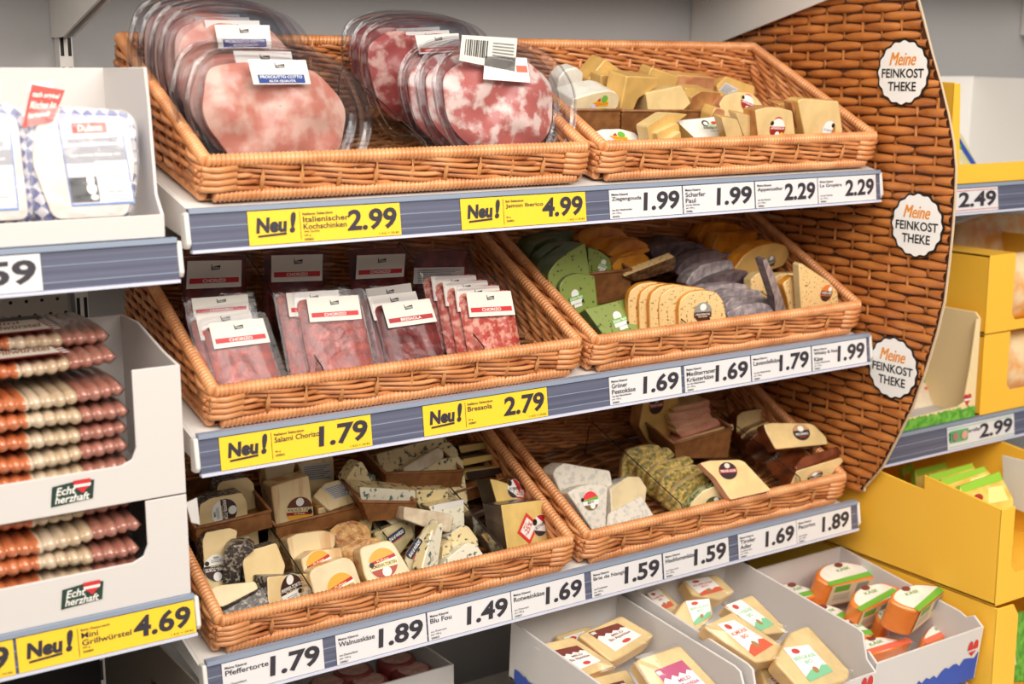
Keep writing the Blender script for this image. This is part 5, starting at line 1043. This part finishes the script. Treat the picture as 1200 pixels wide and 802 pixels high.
for i, (px_, py_, z) in enumerate(((414, 784, -.815), (464, 771, -.815), (484, 784, -.82), (432, 797, -.82), (384, 800, -.82))):
    c = onZ(px_, py_, z); m = MB(); prof = [(.0, 0), (.028, 0), (.034, .006), (.035, .03), (.031, .037), (.028, .038), (.0, .038)]; n = 28; vs = []; fs = []
    for r, h in prof:
        for k in range(n): vs.append(V((r*math.cos(2*math.pi*k/n), r*math.sin(2*math.pi*k/n), h-.038)))
    for a in range(len(prof)-1):
        for k in range(n): fs.append((a*n+k, a*n+(k+1) % n, (a+1)*n+(k+1) % n, (a+1)*n+k))
    m.add(vs, fs, 0, True); o = m.build('cheese_round', wax); o.location = c
    tag(o, ['dark red cheese round left of middle in the grey carton', 'dark red cheese round furthest back in the grey carton', 'dark red cheese round at the right in the grey carton', 'dark red cheese round cut by the bottom picture edge', 'dark red cheese round at the left end of the grey carton'][i], 'cheese', 'dark red cheese rounds')
    m = MB(); m.add([V((.026*math.cos(2*math.pi*k/24), .026*math.sin(2*math.pi*k/24), .0006)) for k in range(24)], [tuple(range(24))]); m.build('label', wax_top, o, fix=False)
# alpine cheese packs in film
alp = cheese('alpine_cheese', (226, 198, 144)); alp_rind = cheese('alpine_rind', (238, 196, 134))
def alabel(kind):
    c = {'brown': (120, 54, 44), 'pink': (186, 84, 122), 'green': (130, 196, 150), 'orange': (214, 96, 64)}[kind]
    a = [('r', -1, -1, 1, 1, (240, 236, 232))]
    if kind in ('brown', 'pink'): a += [('p', [(-1, 1), (1, 1), (1, .35)]+[(1-.25*i, .35+(.14 if i % 2 else -.05)) for i in range(1, 8)]+[(-1, .3)], c), ('r', -.95, .7, -.65, .92, (210, 210, 200)), ('t', 'Bio Alpenkäse' if kind == 'brown' else 'Bio Bergkäse', -.6, -.35, .85, -.05, c), ('d', .1, -.72, .28, (200, 70, 60), .16), ('t', 'MILD', -.2, .02, .6, .2, c)]
    else: a += [('d', -.3, .72, .3, (196, 70, 60), .16), ('t', 'BERGKÄSE' if kind == 'green' else 'ALMKÄSE', -.85, .2, .85, .45, c), ('t', 'BIO', -.3, -.1, .3, .1, c), ('p', [(-1, -1), (1, -1), (1, -.5), (.6, -.4), (.2, -.62), (-.3, -.45), (-1, -.7)], c), ('d', 0, -.55, .2, (170, 130, 80))]
    return a
GA = 'film wrapped alpine cheese packs'
def apack(label, fr, poly, q, kind, w, lean, yaw=-8, th=.03, wrap=True):
    o = slab('cheese_pack', label, 'cheese', fr, poly, (alp, alp_rind), w=w, lean=lean, yaw=yaw, th=th, rr=.006, bev=.003, group=GA, labels=[(alabel(kind), q)])
    if wrap:
        f = o_face[o.name]; base = o.location; P = [f.at(x, y, .0022) for x, y in poly]; c = sum(P, V())/len(P)
        m = MB(); ring = rounded([c+(p-c)*1.10 for p in P], .008); m.add([p-base+f.n*(.0016*math.sin(i*2.1)) for i, p in enumerate(ring)]+[c-base+f.n*.002], [(i, (i+1) % len(ring), len(ring)) for i in range(len(ring))], 0, True); m.build('film', film, o, fix=False)
    return o
apack('foremost alpine cheese pack with a pink mountain label', 'T2', [(745, 774), (797, 756), (846, 808), (842, 820), (778, 826)], [(766, 787), (799, 774), (836, 812), (800, 826)], 'pink', .075, 50)
apack('alpine cheese pack with brown label leaning at the right wall of its carton', 'T2', [(677, 744), (728, 721), (767, 744), (757, 753), (732, 768), (716, 776)], [(689, 742), (723.5, 731), (752, 745), (721, 764)], 'brown', .06, 62)
apack('alpine cheese pack with brown label at the left wall of its carton', 'T2', [(627, 757), (671.5, 747), (721, 780), (682, 794)], [(642, 764.5), (676, 757), (704, 775), (677, 786)], 'brown', .055, 62)
apack('alpine cheese pack with green label at the left back, middle carton', 'T2', [(604, 729), (634.7, 722), (653, 739), (622, 753)], [(608, 730), (632, 724), (645, 739), (621, 747)], 'green', .05, 60)
apack('alpine cheese pack with green label at the far back under the rail, middle carton', 'T2', [(660, 715), (704, 703), (722, 717), (674, 735)], [(664, 716), (700, 706), (712, 716), (674, 729)], 'green', .055, 60)
apack('alpine cheese pack lying low at front left, mostly film', 'T2', [(684, 797), (735, 784), (748, 806), (700, 820)], [(700, 806), (730, 798), (738, 808), (706, 816)], 'brown', .04, 65)
apack('front alpine cheese pack with white and green label in the right hand carton', 'T3', [(908, 776), (926, 741), (946.7, 733), (997, 787), (994, 797), (942, 813)], [(917.5, 760), (947, 756), (976, 787), (949, 800)], 'green', .06, 56)
apack('alpine cheese pack with orange cow label in the middle of the right hand carton', 'T3', [(824, 734), (859, 717), (869, 724), (918, 757), (914, 772), (886, 777)], [(840, 732), (860, 727), (906, 756), (884, 770)], 'orange', .085, 56)
apack('alpine cheese pack behind the orange cow one, green cow label', 'T3', [(848, 710), (881.5, 697), (918, 733), (922, 741), (895, 744)], [(850, 710), (868, 703), (907, 732), (890, 741)], 'green', .075, 56)
apack('alpine cheese wedge standing at the left wall of the right hand carton', 'T3', [(790, 722), (803, 704), (832, 701), (837, 722), (816, 743), (808, 738)], [(803, 705), (831, 702), (833, 722), (814, 734)], 'green', .055, 40, wrap=False)
apack('alpine cheese pack with brownish text at the back of the right hand carton', 'T3', [(800, 680), (839, 672), (862, 693), (845, 703), (812, 698)], [(803, 682), (830, 676), (848, 692), (822, 699)], 'orange', .06, 56)
apack('alpine cheese pack in the back left corner of the right hand carton', 'T3', [(757, 696), (776, 689), (802, 715), (780, 722)], [(758, 696), (772, 691), (790, 710), (776, 716)], 'orange', .05, 56)
apack('lower alpine cheese pack peeping out under the front pack with green label', 'T3', [(889, 779), (908, 772), (930, 800), (920, 812), (900, 812)], [(900, 796), (910, 792), (918, 802), (906, 806)], 'orange', .03, 62, wrap=False)
apack('alpine cheese pack low between brown and pink labelled packs, middle carton', 'T2', [(650, 797), (690, 788), (722, 806), (706, 826), (660, 824)], [(664, 800), (688, 794), (706, 808), (684, 818)], 'brown', .02, 62, wrap=False)
apack('alpine cheese pack under the two brown labelled ones in the middle carton', 'T2', [(650, 745), (690, 733), (730, 768), (720, 784), (690, 790)], [(660, 748), (684, 740), (706, 760), (684, 770)], 'green', .022, 62, wrap=False)
apack('alpine cheese pack lowest at the right wall of the right hand carton', 'T3', [(925, 757), (945, 750), (985, 785), (975, 800), (950, 795)], [(932, 760), (944, 755), (964, 772), (950, 780)], 'orange', .02, 60, wrap=False)
# orange rinded half wheels
wheel = cheese('wheel_rind', (240, 140, 60), (232, 124, 46), rough=.3, coat=.6); paper_top = cheese('wheel_paper', (238, 234, 224))
def half(label, poly, c=(Gn, Gn), w=.09, th=.05, lean=76, yaw=0, strip=None, cut=None):
    f_ = slab('half_cheese', label, 'cheese', 'T4', poly, (wheel, wheel), w=w, lean=lean, yaw=yaw, th=th, rr=.010, bev=.004, group='orange rinded half cheeses')
    f = o_face[f_.name]; base = f_.location; P = [f.at(x, y, .0006) for x, y in poly]; cc = sum(P, V())/len(P)
    m = MB(); ms = [paper_top]; rg = rounded([cc+(p-cc)*.86 for p in P], .010); m.add([p-base for p in rg], [tuple(range(len(rg)))], 0)
    a, b_ = strip; A, B_ = f.at(*a, .0010), f.at(*b_, .0010); d = (B_-A); nrm = f.n.cross(d).normalized()*.013
    if nrm.dot(cc-A) < 0: nrm = -nrm
    ms.append(paint(c[0])); m.add([A-base, B_-base, B_+nrm-base, A+nrm*.8-base], [(0, 1, 2, 3)], 1)
    ex = f.u; ey = f.e; tq = cc-base+nrm*.4
    put_text(m, 'KÄSE', (-.016, -.004, .016, .004), lambda x, y, h: tq+ex*x+ey*y+f.n*(.0008+h), 2, .01); ms.append(paint((120, 170, 90)))
    m.add([tq+nrm*.9+ex*(.010*math.cos(k))+ey*(.006*math.sin(k))+f.n*.0008 for k in [i*math.pi/8 for i in range(16)]], [tuple(range(16))], 3); ms.append(paint((120, 60, 50)))
    m.build('label', ms, f_, fix=False)
    if cut:
        (x0, y0), (x1, y1) = cut; A, B_ = f.at(x0, y0), f.at(x1, y1); dn = -f.n*th*.92; out = (B_-A).cross(f.n).normalized()*.0012
        if out.dot(A-cc) < 0: out = -out
        G = lambda x, y, h: A+(B_-A)*(x+1)/2+dn*(1-(y+1)/2)+out*(1+h*800)-base
        put_label(f_, V((0, 0, 0)), [('r', -.9, -.9, .9, .95, (232, 214, 176)), ('r', -.75, .3, -.1, .85, Gn), ('r', .2, -.2, .7, .8, (150, 150, 140)), ('r', -.7, -.5, 0, .1, (200, 190, 170))], G, 'cut_face')
    return f_
half('orange half cheese on top at the front right, cut face towards the aisle', [(1042, 704), (1046, 694), (1056, 688), (1075, 684), (1103, 686), (1110, 690), (1077, 717), (1060, 713)], w=.112, th=.058, strip=((1077, 717), (1110, 690)), cut=((1077, 717), (1110, 690)))
half('orange half cheese in the middle behind the front right one', [(996, 706), (1000, 694), (1013, 686), (1035, 682), (1056, 689), (1050, 700), (1009, 717)], w=.085, th=.055, strip=((1009, 717), (1053, 694)), cut=((1009, 717), (1050, 700)))
half('orange half cheese reaching highest at the back wall of its carton', [(955, 677), (958, 667), (968, 661), (987, 657.5), (1013, 662), (1034, 670), (1027, 676), (973, 687)], w=.085, th=.055, strip=((973, 687), (1030, 673)), cut=((973, 687), (1027, 676)))
half('flat orange half cheese at the back left corner of its carton', [(907, 686), (925, 683), (950, 689), (961, 697), (942, 703), (920, 700)], w=.055, th=.04, strip=((930, 702), (960, 696)))
half('orange half cheese at the left wall below the middle one', [(946, 711), (967, 707), (991, 715), (994, 724), (976, 730), (960, 726)], w=.055, th=.045, strip=((976, 730), (994, 722)))
half('small visible part of an orange half cheese below the front right one', [(1026, 722), (1033, 709), (1044, 705), (1056, 718), (1046, 732), (1034, 734)], w=.06, th=.045, strip=((1040, 734), (1052, 728)))
half('pack with orange striped label at the front left rim', [(1006, 757), (1012, 748), (1034, 746), (1070, 752), (1040, 764), (1008, 770)], c=((226, 110, 80), 0), w=.035, th=.03, strip=((1008, 770), (1070, 753)))
half('pack with orange striped label at the front right rim', [(1079, 750), (1087, 737), (1107, 723), (1136, 727), (1134, 736), (1086, 755)], c=((226, 110, 80), 0), w=.045, th=.03, strip=((1086, 755), (1135, 734)))
half('orange half cheese with long green edge at the left wall behind the striped pack', [(985, 726), (997, 724), (1024, 741), (1022, 747), (1000, 745)], w=.045, th=.03, strip=((1000, 745), (1024, 744)))

# ------------------------------------------------------------------ right bay
ay = carton_yellow; white_in = mat('bright_carton_inner', (222, 220, 217), .6)
O = V((0, .004, -.035)); xl = onY(1119, 205, 0).x
zt = onX(1112, 90, xl).z+.035; hlip = onY(1150, 192, 0).z+.035
c = carton('yellow display tray with pale inside on the upper right shelf', O, 0, xl-.012, 1.88, [(0, 0), (.30, 0), (.30, zt), (0, zt-.01)], hlip, ay, white_in, white_in, front=[(xl-.012, 0), (1.88, 0), (1.88, zt-.01), (1.862, zt-.01), (1.85, hlip), (xl+.015, hlip), (xl+.004, zt-.012), (xl-.012, zt-.012)])
slab('cheese_pack', 'blue edged pack leaning inside the yellow tray at upper right', 'cheese', 'R1', [(1096, 132), (1120, 150), (1128, 158), (1148, 192), (1144, 198), (1100, 198)], (cheese('pack_print', (222, 208, 180), (190, 196, 130), scale=26), paint((40, 70, 160))), v=.12, th=.03, lean=16, group=None, labels=[([('r', -1, -1, 1, 1, (40, 74, 168))], [(1108, 146), (1122, 158), (1145, 194), (1139, 194)]), ([('p', [(-.6, -.8), (.7, -.9), (.9, .5), (0, .9), (-.8, .4)], Gn)], [(1119, 166), (1126, 168), (1128, 176), (1121, 175)])])
# cream and green tray
cr = mat('cream_carton', (240, 216, 166), .55); x0 = 1.290; x1 = onY(1147, 430, 0).x; zt = onY(1143, 368, 0).z+.488; hl = onY(1105, 481, 0).z+.488
c = carton('cream display tray with green grass edge on the lower right shelf', V((0, .003, -.488)), 0, x0, x1, [(0, 0), (.30, 0), (.30, zt), (.01, zt), (0, zt-.01)], hl, cr, carton_inner, front=[(x0, 0), (x1, 0), (x1, zt-.012), (x1-.012, zt-.012), (x1-.022, zt*.5), (x1-.034, hl+.006), (x1-.05, hl), (x0+.03, hl-.004), (x0, hl-.004)])
def grass(mb, F):
    rnd = random.Random(3); n = 44
    for i in range(n):
        a = x0+(x1-x0)*i/n; b_ = x0+(x1-x0)*(i+1)/n; h1 = .018+.006*rnd.random()
        mb.add([F(a, .001, .0004), F(b_, .001, .0004), F(b_, h1, .0004), F((a+b_)/2, h1+.003, .0004), F(a, h1, .0004)], [(0, 1, 2, 3, 4)], 0)
    hx, hz = x1-.026, hl+.004
    for dx in (-.0055, .0055): mb.add([F(hx+dx+.006*math.cos(k*math.pi/8), hz+.012+.006*math.sin(k*math.pi/8), .0008) for k in range(16)], [tuple(range(16))], 1)
    mb.add([F(hx-.011, hz+.010, .0008), F(hx+.011, hz+.010, .0008), F(hx, hz-.006, .0008)], [(0, 1, 2)], 1); mb.add([F(hx-.011, hz+.009, .0010), F(hx+.011, hz+.009, .0010), F(hx+.009, hz+.005, .0010), F(hx-.009, hz+.005, .0010)], [(0, 1, 2, 3)], 2)
on_front(c, 'grass_and_heart_print', [grass_print, red_print, paint(Wt)], grass, (x0+x1)/2)
slab('cheese_pack', 'pale printed pack lying in the cream tray at right', 'cheese', 'R2', [(1062, 478), (1080, 428), (1088, 430), (1122, 468), (1110, 474)], (cheese('pack_paper', (236, 228, 204), (226, 200, 180), scale=30), cream), v=.10, th=.03, lean=30, labels=[([('d', 0, 0, 1, Gn, .6), ('r', -.8, -2, .9, -1.5, (226, 110, 90))], 1083, 445, 6, 0)])
# stacked yellow cartons on the same shelf
xb = onY(1150, 430, 0).x+.006; zb = onY(1150, 393, 0).z; za = onX(1153, 298, xb).z
wob = onY(1182, 430, 0).x
def ycarton(label, z0, z1, y0, wy):
    h = z1-z0-.001; x1_ = xb+.36
    c = carton(label, V((0, y0, z0)), 0, xb, x1_, [(0, 0), (.30, 0), (.30, h), (0, h)], h, ay, ay, group='yellow cartons at right', front=[(xb, 0), (x1_, 0), (x1_, h), (x1_-.04, h), (x1_-.04, wy), (wob+.012, wy), (wob, wy+.012), (wob, h-.008), (wob, h), (xb, h)])
    m = MB(); m.box((xb-(xb+x1_)/2, 0, h-.004), (wob-(xb+x1_)/2, .30, h)); m.build('top_flap', ay, c)
    return c
ycarton('upper yellow carton with cut-out front stacked at the right edge', zb, za, .002, onY(1190, 375, 0).z-zb)
ycarton('lower yellow carton with cut-out front under another at the right edge', -.488, zb-.001, .002, onY(1190, 456, 0).z+.488)
bag = mat('amber_bag', (236, 170, 96), .25, c2=(240, 214, 170), scale=24, coat=.8, bump=.6, bscale=40)
for lb, z0, h in (('bag of orange snacks in the upper yellow carton', zb, za-zb), ('bag of orange snacks in the lower yellow carton', -.488, zb+.488)):
    m = MB(); n = 12; vs = []; fs = []
    for i in range(n+1):
        for k in range(12):
            a = 2*math.pi*k/12; t = i/n; r_ = (1-abs(2*t-1)**3)*.9+.1
            vs.append(V((wob+.15+(.15)*math.cos(a)*(.9+.1*r_), .06+.045*math.sin(a)*r_, z0+.006+(h-.02)*t)))
    for i in range(n):
        for k in range(12): fs.append((i*12+k, i*12+(k+1) % 12, (i+1)*12+(k+1) % 12, (i+1)*12+k))
    fs += [tuple(range(12))[::-1], tuple(n*12+k for k in range(12))]
    m.add([p-V((wob+.15, .06, z0+.006)) for p in vs], fs, 0, True); o = m.build('snack_bag', bag); o.location = (wob+.15, .06, z0+.006); tag(o, lb, 'bag', 'orange snack bags')
# big yellow cartons on the deck
XC = 1.285
pts = [(1166, 711), (1176, 598), (1083, 557), (1083, 571), (1071, 567), (1028, 551)]
P3 = [onX(x, y, XC) for x, y in pts]; yf, zf_ = P3[0].y, P3[0].z
side = [(0, 0), (.60, 0), (.60, P3[5].z-zf_), (P3[5].y-yf, P3[5].z-zf_), (P3[4].y-yf, P3[4].z-zf_-.004), (P3[3].y-yf, P3[3].z-zf_-.004), (P3[2].y-yf, P3[2].z-zf_), (0, P3[1].z-zf_)]
hC = P3[1].z-zf_
c = carton('large yellow carton jutting forward beside the woven board at lower right', V((0, yf, zf_)), 0, XC, XC+.36, side, hC, ay, carton_yellow, group='large yellow cartons on the right deck', front=[(XC, 0), (XC+.36, 0), (XC+.36, hC), (XC+.30, hC), (XC+.29, .05), (XC+.05, .05), (XC+.035, .065), (XC+.035, hC), (XC, hC)])
c = carton('yellow carton at the bottom right under the jutting one', V((0, yf-.004, zf_-.262)), 0, XC+.002, XC+.36, [(0, 0), (.60, 0), (.60, .258), (0, .258)], .258, ay, ay, group='large yellow cartons on the right deck', front=[(XC+.002, 0), (XC+.36, 0), (XC+.36, .258), (XC+.32, .258), (XC+.30, .06), (XC+.075, .06), (XC+.062, .075), (XC+.06, .235), (XC+.045, .257), (XC+.002, .258)])
gp = cheese('slice_pack_print', (238, 214, 110), (224, 190, 80), scale=30); gpe = cheese('slice_pack_edge', (150, 200, 60)); grn = [('r', -1, .55, 1, 1, (150, 204, 60)), ('d', -.4, 0, .22, (170, 50, 44)), ('p', [(-.1, -.5), (.9, -.5), (.9, .3), (.2, .4)], (250, 234, 150))]
FR['C'] = (V((0, yf, zf_)), 0)
for lb, pl, v in (('front green and yellow slice pack in the jutting yellow carton', [(1125, 570), (1171, 553), (1188, 585), (1188, 640), (1140, 640)], .10), ('second green and yellow slice pack from the front', [(1103, 562), (1153, 547), (1166, 560), (1170, 640), (1115, 640)], .17), ('third green and yellow slice pack from the front', [(1088, 557), (1139, 543), (1148, 556), (1150, 640), (1096, 640)], .24), ('fourth green and yellow slice pack from the front', [(1072, 551), (1128, 537), (1136, 552), (1138, 640), (1080, 640)], .32), ('hindmost green and yellow slice pack in the row', [(1058, 547), (1110, 533), (1120, 548), (1122, 640), (1066, 640)], .40)):
    a, b_ = pl[0], pl[1]; q = [a, b_, (pl[2][0], pl[2][1]+12), (a[0]+14, a[1]+34)]
    slab('slice_pack', lb, 'cheese', 'C', pl, (gp, gpe), v=v, th=.014, lean=26, drop=False, group='green and yellow slice packs', labels=[(grn, q)])
XD = 1.60; dv = [onX(x, y, XD) for x, y in ((1174, 534), (1225, 546), (1230, 612), (1176, 592))]
m = MB(); m.prism([q-dv[3] for q in dv], (.004, 0, 0)); o = m.build('carton_flap', white_in, bevel=.001); o.location = dv[3]
tag(o, 'white cardboard divider standing up at the right edge beside the slice packs', 'carton flap')
for lb, pl in (('green pack with red flower seen in the bottom right carton opening', [(1172, 725), (1200, 716), (1215, 800), (1172, 800)]),):
    slab('slice_pack', lb, 'cheese', 'C', pl, (grass_print, gpe), v=.05, th=.02, lean=10, drop=False, labels=[([('r', -1, -1, 1, 1, (238, 216, 170)), ('d', 0, .3, .5, (190, 60, 40)), ('d', 0, .3, .3, Wt)], 1183, 764, 10, 0, 1.8)])
slab('snack_bag', 'dim amber bag lying behind the stacked yellow cartons under the upper right shelf', 'bag', 'R2', [(1118, 300), (1126, 262), (1160, 250), (1215, 250), (1240, 300), (1240, 330), (1118, 330)], (bag, bag), v=.22, th=.05, lean=10, rr=.012, bev=.008, drop=False)
